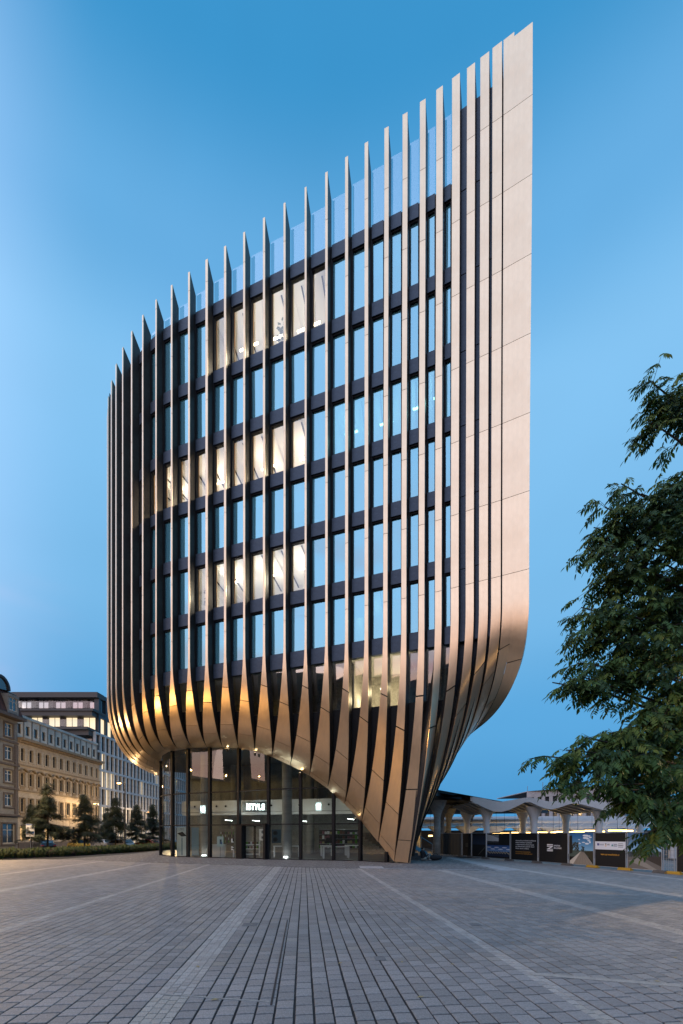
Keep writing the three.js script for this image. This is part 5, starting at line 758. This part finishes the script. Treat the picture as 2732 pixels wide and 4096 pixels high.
hoarding(2043, 2152, 'black hoarding with white and orange lines of text', 'sheet', print(512, 448, (g, w, h) => { dark(g, w, h); g.textAlign = 'center'; g.fillStyle = '#e9e9e9'; g.font = 'bold 25px sans-serif'; ['Masaryčka už nebude rozdělovat', 'město! Unikátní zastřešení', 's odpočinkovou zónou propojí', 'po rekonstrukci nádraží, Staré', 'Město, Karlín a Žižkov.'].forEach((s, k) => { g.textAlign = 'left'; g.fillText(s, 92, 130 + k * 33); }); g.fillStyle = '#c98b2c'; g.font = 'bold 24px sans-serif'; g.fillText('PLÁNOVANÉ DOKONČENÍ', 92, 318); g.fillText('MASARYKOVA NÁDRAŽÍ 2027', 92, 348); }));
hoarding(2154, 2273, 'black hoarding with a large white angular logo and two words', 'sheet', print(512, 448, (g, w, h) => { dark(g, w, h); g.strokeStyle = '#1c1c1e'; g.lineWidth = 2; g.beginPath(); g.moveTo(256, 0); g.lineTo(256, h); g.stroke(); g.fillStyle = '#eeeeee'; g.fillRect(152, 168, 108, 17); g.fillRect(152, 194, 108, 13); g.fillRect(152, 238, 108, 13); g.fillRect(152, 260, 108, 17); g.beginPath(); g.moveTo(222, 207); g.lineTo(260, 207); g.lineTo(198, 238); g.lineTo(160, 238); g.fill(); g.font = 'bold 31px sans-serif'; g.fillText('SPRÁVA', 274, 200); g.fillText('ŽELEZNIC', 274, 236); }));
hoarding(2275, 2376, 'hoarding with a colour picture of a tree-lined path under a cloudy blue sky', 'sheet', print(448, 448, (g, w, h) => { sky(g, w, 0, 250, '#1d5e98', '#86b9dc'); g.fillStyle = '#dfe8ef'; const r = rng(2); for (let k = 0; k < 16; k++) { g.beginPath(); g.ellipse(180 + r() * 220, 30 + r() * 120, 16 + r() * 26, 6 + r() * 9, 0, 0, 7); g.fill(); } g.fillStyle = '#4b5a52'; g.fillRect(0, 246, w, 90); g.fillStyle = '#17160f'; g.beginPath(); g.moveTo(0, 40); g.lineTo(56, 30); g.lineTo(60, 290); g.lineTo(0, 300); g.fill(); for (let k = 0; k < 120; k++) { g.fillStyle = k % 3 ? '#222517' : '#3d3a20'; g.beginPath(); g.arc(60 + r() * 120, 130 + r() * 130, 3 + r() * 8, 0, 7); g.fill(); } for (let k = 0; k < 60; k++) { g.fillStyle = '#2c2f1e'; g.beginPath(); g.arc(230 + r() * 60, 190 + r() * 70, 2 + r() * 6, 0, 7); g.fill(); } g.fillStyle = '#8d8578'; g.beginPath(); g.moveTo(215, 262); g.lineTo(275, 262); g.lineTo(448, 430); g.lineTo(448, 448); g.lineTo(20, 448); g.fill(); g.fillStyle = '#c9c4b8'; g.beginPath(); g.moveTo(215, 262); g.lineTo(222, 262); g.lineTo(70, 448); g.lineTo(8, 448); g.lineTo(10, 400); g.fill(); g.strokeStyle = '#5e574d'; g.lineWidth = 2; for (let k = 0; k < 5; k++) { g.beginPath(); g.moveTo(240 + k * 6, 262); g.lineTo(120 + k * 70, 448); g.stroke(); } g.fillStyle = '#332f1c'; g.beginPath(); g.moveTo(280, 262); g.lineTo(448, 250); g.lineTo(448, 400); g.fill(); g.fillStyle = '#1b1b1b'; g.fillRect(262, 240, 9, 34); g.fillRect(300, 238, 7, 30); }), 'yellow');
hoarding(2378, 2506, 'black hoarding with a white band of logos and a golden web address', 'sheet', print(640, 512, (g, w, h) => { dark(g, w, h); g.fillStyle = '#dfe3ea'; g.fillRect(0, 128, w, 124); g.fillStyle = '#20409a'; g.fillRect(44, 158, 46, 34); g.fillStyle = '#e3c22a'; for (let k = 0; k < 10; k++) { g.beginPath(); g.arc(67 + 11 * Math.cos(k * 0.628), 175 + 11 * Math.sin(k * 0.628), 2, 0, 7); g.fill(); } g.fillStyle = '#4a5c86'; for (let k = 0; k < 2; k++) g.fillRect(96, 168 + k * 13, 100, 5); g.strokeStyle = '#2a2a2a'; g.lineWidth = 6; g.beginPath(); g.arc(234, 168, 10, 0, 7); g.stroke(); g.strokeStyle = '#d9a12d'; g.beginPath(); g.arc(234, 192, 11, 0, 7); g.stroke(); g.fillStyle = '#555'; g.font = 'bold 34px sans-serif'; g.fillText('sfdi', 258, 186); g.fillStyle = '#1f5aa3'; g.beginPath(); g.moveTo(352, 198); g.lineTo(372, 160); g.lineTo(392, 198); g.fill(); g.fillStyle = '#2f9a4a'; g.beginPath(); g.arc(372, 190, 9, 0, 7); g.fill(); g.fillStyle = '#20304d'; g.font = 'bold 23px sans-serif'; g.fillText('SUDOP', 396, 180); g.fillText('PRAHA', 396, 202); g.fillStyle = '#111'; g.fillRect(494, 156, 100, 5); g.fillRect(494, 206, 100, 5); g.font = 'bold 27px sans-serif'; g.fillText('STRABAG', 482, 194, 118); g.fillStyle = '#d79a2e'; g.font = 'bold 36px sans-serif'; g.textAlign = 'center'; g.fillText('www.spravazeleznic.cz', w / 2, 338); }), 'yellow');
hoarding(2508, 2650, 'hoarding with a picture of a station forecourt under a steel lattice, partly behind leaves', 'sheet', print(512, 448, (g, w, h) => { sky(g, w, 0, 240, '#2c6ba6', '#9ac4e2'); g.strokeStyle = '#5d6b78'; g.lineWidth = 4; for (let k = 0; k < 14; k++) { g.beginPath(); g.moveTo(0, k * 22); g.lineTo(230 - k * 6, 0); g.stroke(); g.beginPath(); g.moveTo(k * 17, 0); g.lineTo(0, 200 - k * 9); g.stroke(); } g.fillStyle = '#39424a'; g.fillRect(0, 232, w, 70); const r = rng(9); for (let k = 0; k < 70; k++) { g.fillStyle = ['#1c2226', '#5b636a', '#27352a'][k % 3]; g.fillRect(r() * w, 215 + r() * 60, 4 + r() * 12, 14 + r() * 24); } g.fillStyle = '#6a6763'; g.beginPath(); g.moveTo(0, 300); g.lineTo(200, 290); g.lineTo(w, 350); g.lineTo(w, h); g.lineTo(0, h); g.fill(); g.fillStyle = '#3a3430'; g.beginPath(); g.moveTo(200, 290); g.lineTo(w, 280); g.lineTo(w, 400); g.fill(); g.fillStyle = '#8b8983'; g.beginPath(); g.moveTo(0, 350); g.lineTo(160, 310); g.lineTo(470, h); g.lineTo(380, h); g.fill(); }));
hoarding(2652, 2702, 'open wire mesh fence panel right of the forecourt picture', 'mesh', null, 'yellow');
hoarding(2704, 2810, 'plain black hoarding at the right edge of the picture', 'sheet', print(64, 64, (g, w, h) => dark(g, w, h)));
// ---- outdoor stairs beside the foot of the building, with a blue rail, and a person resting there
{
  const c = W(1700, 3430, 31.5), o = thing('outdoor_stairs', 'dark outdoor stairs with blue handrail beside the foot of the bronze building', 'stairs', [c.x - 0.2, 0, c.z], 0.25);
  const stM = M({ color: rgb(0.12, 0.12, 0.125), roughness: 0.9, map: withRep(grain, 1, 1) });
  for (let k = 0; k < 12; k++) new MB().box(-0.2 - k * 0.29 - 0.6, 0.085 + k * 0.17, -0.4, 1.5, 0.165, 2.0).build('step', stM, o);
  const blue = M({ color: rgb(0.06, 0.22, 0.32), roughness: 0.4, metalness: 0.3 });
  new MB().bar(V(0.5, 0.15, 0.75), V(-2.3, 1.75, 0.75), 0.05, 0.28).build('stringer', blue, o);
  new MB().tube(V(0.5, 1.15, 0.75), V(-2.3, 2.8, 0.75), 0.025, 0.025, 8).build('handrail', blue, o);
  const ps = new MB(); for (let k = 0; k < 4; k++) ps.tube(V(0.45 - k * 0.9, 0.2 + k * 0.52, 0.75), V(0.45 - k * 0.9, 1.18 + k * 0.53, 0.75), 0.018, 0.018, 6); ps.build('rail_post', mat.steel, o);
}
function figure(bones, cell, mat_, parent, name) {
  // one continuous surface from tapered capsules joined by a smooth minimum
  const lo = V(1e9, 1e9, 1e9), hi = V(-1e9, -1e9, -1e9); for (const [a, b, r0, r1] of bones) for (const [p, r] of [[a, r0], [b, r1]]) { lo.min(V(p[0] - r, p[1] - r, p[2] - r)); hi.max(V(p[0] + r, p[1] + r, p[2] + r)); }
  lo.addScalar(-0.06); hi.addScalar(0.06); const size = Math.max(hi.x - lo.x, hi.y - lo.y, hi.z - lo.z), N = Math.min(96, Math.ceil(size / cell)), mc = new MarchingCubes(N, mat_, false, false, 120000); mc.isolation = 0;
  const P = V(0, 0, 0), A = V(0, 0, 0), B = V(0, 0, 0);
  for (let k = 0; k < N; k++) for (let j = 0; j < N; j++) for (let i = 0; i < N; i++) {
    P.set(lo.x + i / N * size, lo.y + j / N * size, lo.z + k / N * size); let d = 1e9;
    for (const [a, b, r0, r1] of bones) { A.set(...a); B.set(...b); const ab = B.clone().sub(A), t = clamp(P.clone().sub(A).dot(ab) / ab.lengthSq(), 0, 1), q = P.distanceTo(A.addScaledVector(ab, t)) - lerp(r0, r1, t), kk = 0.03, h = clamp(0.5 + 0.5 * (q - d) / kk, 0, 1); d = d > 1e8 ? q : lerp(q, d, h) - kk * h * (1 - h); }
    mc.field[i + j * N + k * N * N] = -d;
  }
  mc.update(); const n = mc.count, pos = new Float32Array(mc.positionArray.slice(0, n * 3)), nor = new Float32Array(mc.normalArray.slice(0, n * 3));
  for (let i = 0; i < n; i++) { pos[i * 3] = lo.x + (pos[i * 3] + 1) / 2 * size; pos[i * 3 + 1] = lo.y + (pos[i * 3 + 1] + 1) / 2 * size; pos[i * 3 + 2] = lo.z + (pos[i * 3 + 2] + 1) / 2 * size; }
  const g = new THREE.BufferGeometry(); g.setAttribute('position', new THREE.BufferAttribute(pos, 3)); g.computeVertexNormals(); return part(name, g, mat_, parent);
}
{
  const c = W(1693, 3436, 29.8), o = thing('person', 'person in dark jacket and pale trousers sitting on the ground beside the stairs', 'person', [c.x, 0.02, c.z], 0.5);
  const skin = M({ color: rgb(0.4, 0.24, 0.17), roughness: 0.6 }), jacket = M({ color: rgb(0.03, 0.032, 0.04), roughness: 0.9 }), trousers = M({ color: rgb(0.3, 0.29, 0.27), roughness: 0.9 }), shoe = M({ color: rgb(0.4, 0.4, 0.4), roughness: 0.7 });
  figure([[[0, 0.14, 0], [-0.06, 0.58, 0], 0.15, 0.17], [[-0.06, 0.58, 0], [-0.05, 0.7, 0], 0.09, 0.06], [[-0.05, 0.8, 0], [-0.04, 0.86, 0], 0.1, 0.1], [[0.02, 0.77, 0], [0.05, 0.77, 0], 0.05, 0.04], [[0.04, 0.82, 0], [0.07, 0.79, 0], 0.02, 0.018], [[0, 0.13, 0.1], [0.38, 0.45, 0.12], 0.1, 0.07], [[0.38, 0.45, 0.12], [0.5, 0.08, 0.12], 0.068, 0.045], [[0, 0.13, -0.1], [0.4, 0.36, -0.14], 0.1, 0.07], [[0.4, 0.36, -0.14], [0.62, 0.07, -0.15], 0.068, 0.045], [[-0.06, 0.6, 0.19], [0.06, 0.34, 0.24], 0.06, 0.045], [[0.06, 0.34, 0.24], [0.32, 0.44, 0.2], 0.045, 0.035], [[0.32, 0.44, 0.2], [0.4, 0.46, 0.18], 0.032, 0.02], [[-0.06, 0.6, -0.19], [0.04, 0.32, -0.26], 0.06, 0.045], [[0.04, 0.32, -0.26], [0.3, 0.36, -0.22], 0.045, 0.035], [[0.3, 0.36, -0.22], [0.38, 0.38, -0.2], 0.032, 0.02]], 0.013, skin, o, 'body');
  figure([[[0, 0.16, 0], [-0.06, 0.58, 0], 0.165, 0.185], [[-0.06, 0.6, 0.19], [0.06, 0.34, 0.24], 0.075, 0.06], [[0.06, 0.34, 0.24], [0.28, 0.425, 0.205], 0.06, 0.048], [[-0.06, 0.6, -0.19], [0.04, 0.32, -0.26], 0.075, 0.06], [[0.04, 0.32, -0.26], [0.26, 0.352, -0.226], 0.06, 0.048]], 0.014, jacket, o, 'jacket');
  figure([[[0, 0.13, 0.1], [0.38, 0.45, 0.12], 0.112, 0.085], [[0.38, 0.45, 0.12], [0.49, 0.13, 0.12], 0.083, 0.06], [[0, 0.13, -0.1], [0.4, 0.36, -0.14], 0.112, 0.085], [[0.4, 0.36, -0.14], [0.59, 0.11, -0.15], 0.083, 0.06], [[-0.04, 0.13, 0], [0.04, 0.13, 0], 0.14, 0.14]], 0.014, trousers, o, 'trousers');
  figure([[[-0.07, 0.86, 0], [-0.02, 0.9, 0], 0.1, 0.085]], 0.012, M({ color: rgb(0.02, 0.014, 0.01), roughness: 0.9 }), o, 'hair');
  figure([[[0.48, 0.05, 0.12], [0.66, 0.04, 0.13], 0.05, 0.042]], 0.012, shoe, o, 'shoe'); figure([[[0.6, 0.05, -0.15], [0.78, 0.04, -0.16], 0.05, 0.042]], 0.012, shoe, o, 'shoe');
  const b = thing('travel_bag', 'dark bulging travel bag lying beside the seated person', 'bag', [c.x + 0.95, 0.02, c.z - 0.3], 0.3); part('body', new THREE.SphereGeometry(0.36, 18, 12).scale(1.5, 0.6, 0.75).translate(0, 0.2, 0), M({ color: rgb(0.02, 0.02, 0.024), roughness: 0.9 }), b); new MB().bar(V(-0.2, 0.38, 0), V(-0.1, 0.5, 0), 0.03, 0.02).bar(V(-0.1, 0.5, 0), V(0.1, 0.5, 0), 0.03, 0.02).bar(V(0.1, 0.5, 0), V(0.2, 0.38, 0), 0.03, 0.02).build('handle', mat.black, b);
}
// ---------------------------------------------------------------- large tree on the right, trunk outside the frame
{
  const r = rng(77), o = thing('broadleaf_tree', 'large dark green tree with drooping compound leaves filling the right edge', 'tree', [0, 0, 0]);
  const root = V(10.4, 0, -10.2), top = V(9.9, 11.5, -10.0);
  new MB().tube(root, V(10.3, 2.6, -10.2), 0.3, 0.24, 12).tube(V(10.3, 2.6, -10.2), V(10.1, 6.5, -10.1), 0.24, 0.16, 12).tube(V(10.1, 6.5, -10.1), top, 0.16, 0.05, 10).build('trunk', mat.bark, o);
  // sprays: where each bough ends in the photograph (pixel), its distance, and how thick its foliage is
  const B = [[2560, 1530, 9.6, 0.55], [2610, 1640, 9.8, 0.8], [2570, 1700, 9.6, 0.5], [2700, 1560, 10, 0.7], [2700, 1660, 10, 0.7],
    [2450, 1890, 9.4, 0.5], [2530, 1930, 9.2, 0.7], [2620, 1900, 9.6, 0.7], [2700, 1880, 9.8, 0.8], [2385, 1985, 9.3, 0.55], [2460, 2010, 9.0, 0.8], [2340, 2120, 9.4, 0.6], [2300, 2200, 9.2, 0.55], [2380, 2220, 8.9, 0.9], [2480, 2120, 9.3, 1.0], [2600, 2050, 9.5, 1.0], [2700, 2000, 9.8, 1.0], [2700, 2140, 9, 1.1],
    [2340, 2350, 9.2, 0.6], [2290, 2440, 9.0, 0.6], [2370, 2450, 8.8, 0.9], [2460, 2330, 9.2, 1.1], [2580, 2250, 9.2, 1.1], [2680, 2300, 9.4, 1.2], [2285, 2530, 8.9, 0.5], [2350, 2560, 8.7, 0.9], [2470, 2480, 8.9, 1.2], [2600, 2420, 9.2, 1.2], [2700, 2450, 9.2, 1.2], [2560, 2580, 8.8, 1.2], [2680, 2600, 9, 1.2],
    [2285, 2660, 8.7, 0.45], [2175, 2740, 8.6, 0.36], [2235, 2725, 8.5, 0.4], [2290, 2715, 8.5, 0.5], [2370, 2680, 8.6, 0.55], [2460, 2630, 8.7, 0.85], [2560, 2690, 8.6, 0.95], [2680, 2740, 8.8, 1.2], [2560, 2830, 8.4, 0.7], [2640, 2850, 8.5, 1.0], [2710, 2880, 8.7, 1.0],
    [2140, 3085, 8.2, 0.3], [2230, 3060, 8.2, 0.5], [2300, 3010, 8.2, 0.7], [2330, 3090, 8.0, 0.7], [2400, 2990, 8.3, 0.5], [2460, 2980, 8.2, 0.9], [2560, 2980, 8.3, 1.0], [2680, 3000, 8.5, 1.1], [2230, 3150, 8.0, 0.4], [2290, 3190, 7.9, 0.5], [2440, 3080, 8.0, 0.9], [2560, 3100, 8.1, 1.0], [2690, 3130, 8.4, 1.1], [2420, 3200, 7.8, 0.5], [2490, 3220, 7.8, 0.7], [2600, 3220, 8.0, 0.9], [2710, 3240, 8.2, 0.9], [2450, 3270, 7.7, 0.35], [2560, 3300, 7.8, 0.45], [2660, 3320, 7.9, 0.7], [2540, 3400, 7.7, 0.3], [2570, 3430, 7.7, 0.22], [2640, 3380, 7.9, 0.45], [2720, 3350, 8.1, 0.7]];
  const leaves = [], limb = new MB(), twig = new MB();
  const addSpray = (p, dir, s) => { leaves.push({ p, a: Math.atan2(-dir.z, dir.x), tilt: dir.y, s }); };
  const limbs = [];
  for (const [px0, py0, z, th] of B) {
    const px = px0 + 35, py = py0 - (py0 > 2900 ? 60 : py0 > 1800 && py0 < 2030 ? -45 : 10), e = W(px, py, z), y0 = clamp(e.y - 1.1 - (10 - e.x) * 0.1, 2.3, 10.9), s = V(lerp(root.x, top.x, y0 / 11.5), y0, lerp(root.z, top.z, y0 / 11.5)), m = s.clone().lerp(e, 0.55).add(V(0, 0.45 + 0.3 * r(), (r() - 0.5) * 0.7)), L = s.distanceTo(e);
    const curve = new THREE.QuadraticBezierCurve3(s, m, e), pts = curve.getPoints(7); for (let k = 0; k < 7; k++) limb.tube(pts[k], pts[k + 1], 0.045 * (1 - k / 8) + 0.006, 0.045 * (1 - (k + 1) / 8) + 0.006, 6, false);
    // leafy twigs on the outer part of the bough and a cloud of them round its end
    const n = Math.round(6 + 10 * th * th + 7 * th);
    for (let k = 0; k < n; k++) {
      const t = 0.62 + 0.38 * Math.sqrt(r()), b = curve.getPoint(t), sp = 0.42 * th + 0.12, d = V((r() - 0.58) * 2, (r() - 0.55) * 1.3, (r() - 0.5) * 2.4).multiplyScalar(sp), q = b.clone().add(d); const out = V(-0.75 + d.x * 0.6, -0.1, d.z * 0.8 + (r() - 0.5) * 0.8).normalize();
      twig.tube(b, q, 0.006, 0.003, 4, false);
      for (let j = 0; j < 3; j++) { const w = out.clone().applyAxisAngle(V(0, 1, 0), (j - 1) * 0.85 + (r() - 0.5) * 0.5); w.y = -0.05 - 0.5 * r(); addSpray(b.clone().lerp(q, 0.35 + 0.32 * j), w, 0.8 + 0.45 * r()); }
    }
  }
  // inner crown, mostly behind and to the right: keeps the middle dense
  for (let k = 0; k < 260; k++) { const y = 3.2 + 7.0 * r(), px = 2560 + 260 * r() - (y > 8.5 ? -90 * (y - 8.5) : 0), z = 9.2 + 1.6 * r(), p = V((px - CX) / FPX * z, y, -z); if (y > 8.9 && y < 9.7) continue; addSpray(p, V(r() * 2 - 1.3, -0.3 - 0.4 * r(), r() * 2 - 1).normalize(), 0.85 + 0.4 * r()); }
  limb.build('boughs', mat.bark, o); twig.build('twigs', mat.bark, o);
  const leafGeo = (seed) => {
    const q = rng(seed), m = new MB(), n = 11, rach = (t) => V(0.34 * t, -0.13 * t * t, 0.015 * Math.sin(t * 5 + seed)); for (let k = 0; k < 3; k++) m.bar(rach(k / 3), rach((k + 1) / 3), 0.004, 0.004);
    for (let k = 0; k < n; k++) {
      const t = k === n - 1 ? 1 : 0.2 + 0.78 * Math.floor(k / 2) / 5, side = k === n - 1 ? 0 : k % 2 ? 1 : -1, b = rach(t), dir = V(side ? 0.45 : 1, -0.35 - 0.45 * q(), side * 0.85).normalize(), l = 0.1 + 0.035 * q(), wd = 0.022 + 0.006 * q();
      const s = V(0, 0, 0).crossVectors(dir, V(0, 1, 0)).normalize(), up = V(0, 0, 0).crossVectors(s, dir).multiplyScalar(0.007), roll = (q() - 0.5) * 1.0; s.applyAxisAngle(dir, roll); up.applyAxisAngle(dir, roll);
      const P = (f, w, h) => b.clone().addScaledVector(dir, f * l).addScaledVector(s, w * wd).addScaledVector(up, h).add(V(0, -0.02 * f * f, 0));
      const c0 = P(0.06, 0, 0), c1 = P(0.4, 0, -0.4), c2 = P(0.75, 0, -0.4), c3 = P(1.05, 0, 0);
      for (const g of [-1, 1]) { const e1 = P(0.38, g, 0.8), e2 = P(0.72, g * 0.78, 0.8); m.tri(c0, e1, c1).tri(c1, e1, e2).tri(c1, e2, c2).tri(c2, e2, c3); }
    }
    return m.geo();
  };
  const lg = [1, 2, 3, 4].map(leafGeo);
  const lm = [[0.055, 0.11, 0.024], [0.075, 0.14, 0.026], [0.036, 0.078, 0.022], [0.12, 0.17, 0.022]].map((c) => M({ color: rgb(...c), roughness: 0.62, specularIntensity: 0.5, transmission: 0.3, side: THREE.DoubleSide }));
  leaves.forEach((l) => { l.d = l.p.distanceTo(V(0, EYE, 0)); const px = CX + l.p.x / -l.p.z * FPX; if (px > 2745 || px < 0) l.d += 50; l.g = Math.floor(r() * 4); l.m = Math.floor(r() * 4); l.q = new THREE.Quaternion().setFromEuler(new THREE.Euler((r() - 0.5) * 0.9, l.a, l.tilt * 0.9 + (r() - 0.5) * 0.4, 'YZX')); });
  leaves.sort((a, b) => a.d - b.d);
  leaves.slice(0, 300).forEach((l) => { const x = part('leaf', lg[l.g], lm[l.m], o); x.position.copy(l.p); x.quaternion.copy(l.q); x.scale.setScalar(l.s); });
  for (let g = 0; g < 4; g++) for (let m = 0; m < 4; m++) { const li = leaves.slice(300).filter((l) => l.g === g && l.m === m); if (!li.length) continue; const im = new THREE.InstancedMesh(lg[g], lm[m], li.length); im.name = 'foliage'; im.userData.kind = 'stuff'; im.castShadow = im.receiveShadow = true; li.forEach((l, i) => im.setMatrixAt(i, new THREE.Matrix4().compose(l.p, l.q, V(l.s, l.s, l.s)))); o.add(im); }
}
// ---------------------------------------------------------------- houses across the square, behind the camera: they stand in the glass and dim the lower shell
{
  const ren = M({ color: rgb(0.2, 0.18, 0.16), roughness: 0.9, map: withRep(grain, 0.3, 0.3) });
  for (const [x0, x1, z, h, label] of [[-58, -30, 46, 21, 'dim rendered terrace house across the square, western one'], [-28, -7, 40, 19, 'dim rendered terrace house across the square, middle one'], [2, 40, 42, 22, 'dim rendered terrace house across the square, eastern one']]) {
    const o = thing('terrace_house', label, 'building'); new MB().box((x0 + x1) / 2, h / 2, z + 6, x1 - x0, h, 12).build('wall', ren, o);
    const m = new MB(); m.hexa([[x0 - 0.5, z - 0.5], [x1 + 0.5, z - 0.5], [x1 + 0.5, z + 12.5], [x0 - 0.5, z + 12.5]].map(([x, q]) => V(x, h, q)), [[x0 + 1, z + 5], [x1 - 1, z + 5], [x1 - 1, z + 7], [x0 + 1, z + 7]].map(([x, q]) => V(x, h + 4.5, q))); m.build('roof', redTile, o);
    for (let y = 5; y < h - 2; y += 3.8) for (let x = x0 + 1.5; x < x1 - 1.5; x += 2.8) new MB().box(x + 0.6, y + 0.9, z - 0.02, 1.2, 2.0, 0.1).build('window', winGlass, o);
  }
}
{
  const ren = M({ color: rgb(0.19, 0.17, 0.15), roughness: 0.9, map: withRep(grain, 0.3, 0.3) });
  for (const [z0, z1, h, label] of [[-38, -15, 25, 'dim rendered house on the west side of the street, next to the grey old house'], [-15, 1, 12, 'low dim rendered house between two taller ones on the west side of the square'], [1, 38, 24, 'long dim rendered house on the west side of the square']]) {
    const o = thing('terrace_house', label, 'building'), X = -50; new MB().box(X - 6, h / 2, (z0 + z1) / 2, 12, h, z1 - z0).build('wall', ren, o);
    new MB().hexa([[X - 12.5, z1 + 0.4], [X + 0.5, z1 + 0.4], [X + 0.5, z0 - 0.4], [X - 12.5, z0 - 0.4]].map(([x, q]) => V(x, h, q)), [[X - 7, z1 - 2], [X - 5, z1 - 2], [X - 5, z0 + 2], [X - 7, z0 + 2]].map(([x, q]) => V(x, h + (h < 13 ? 1.2 : 5), q))).build('roof', redTile, o);
    for (let y = 4; y < h - 2; y += 3.9) for (let z = z0 + 2; z < z1 - 2; z += 2.9) new MB().box(X + 0.02, y + 1, z, 0.1, 2.1, 1.2).build('window', winGlass, o);
  }
}
renderer.render(scene, camera);
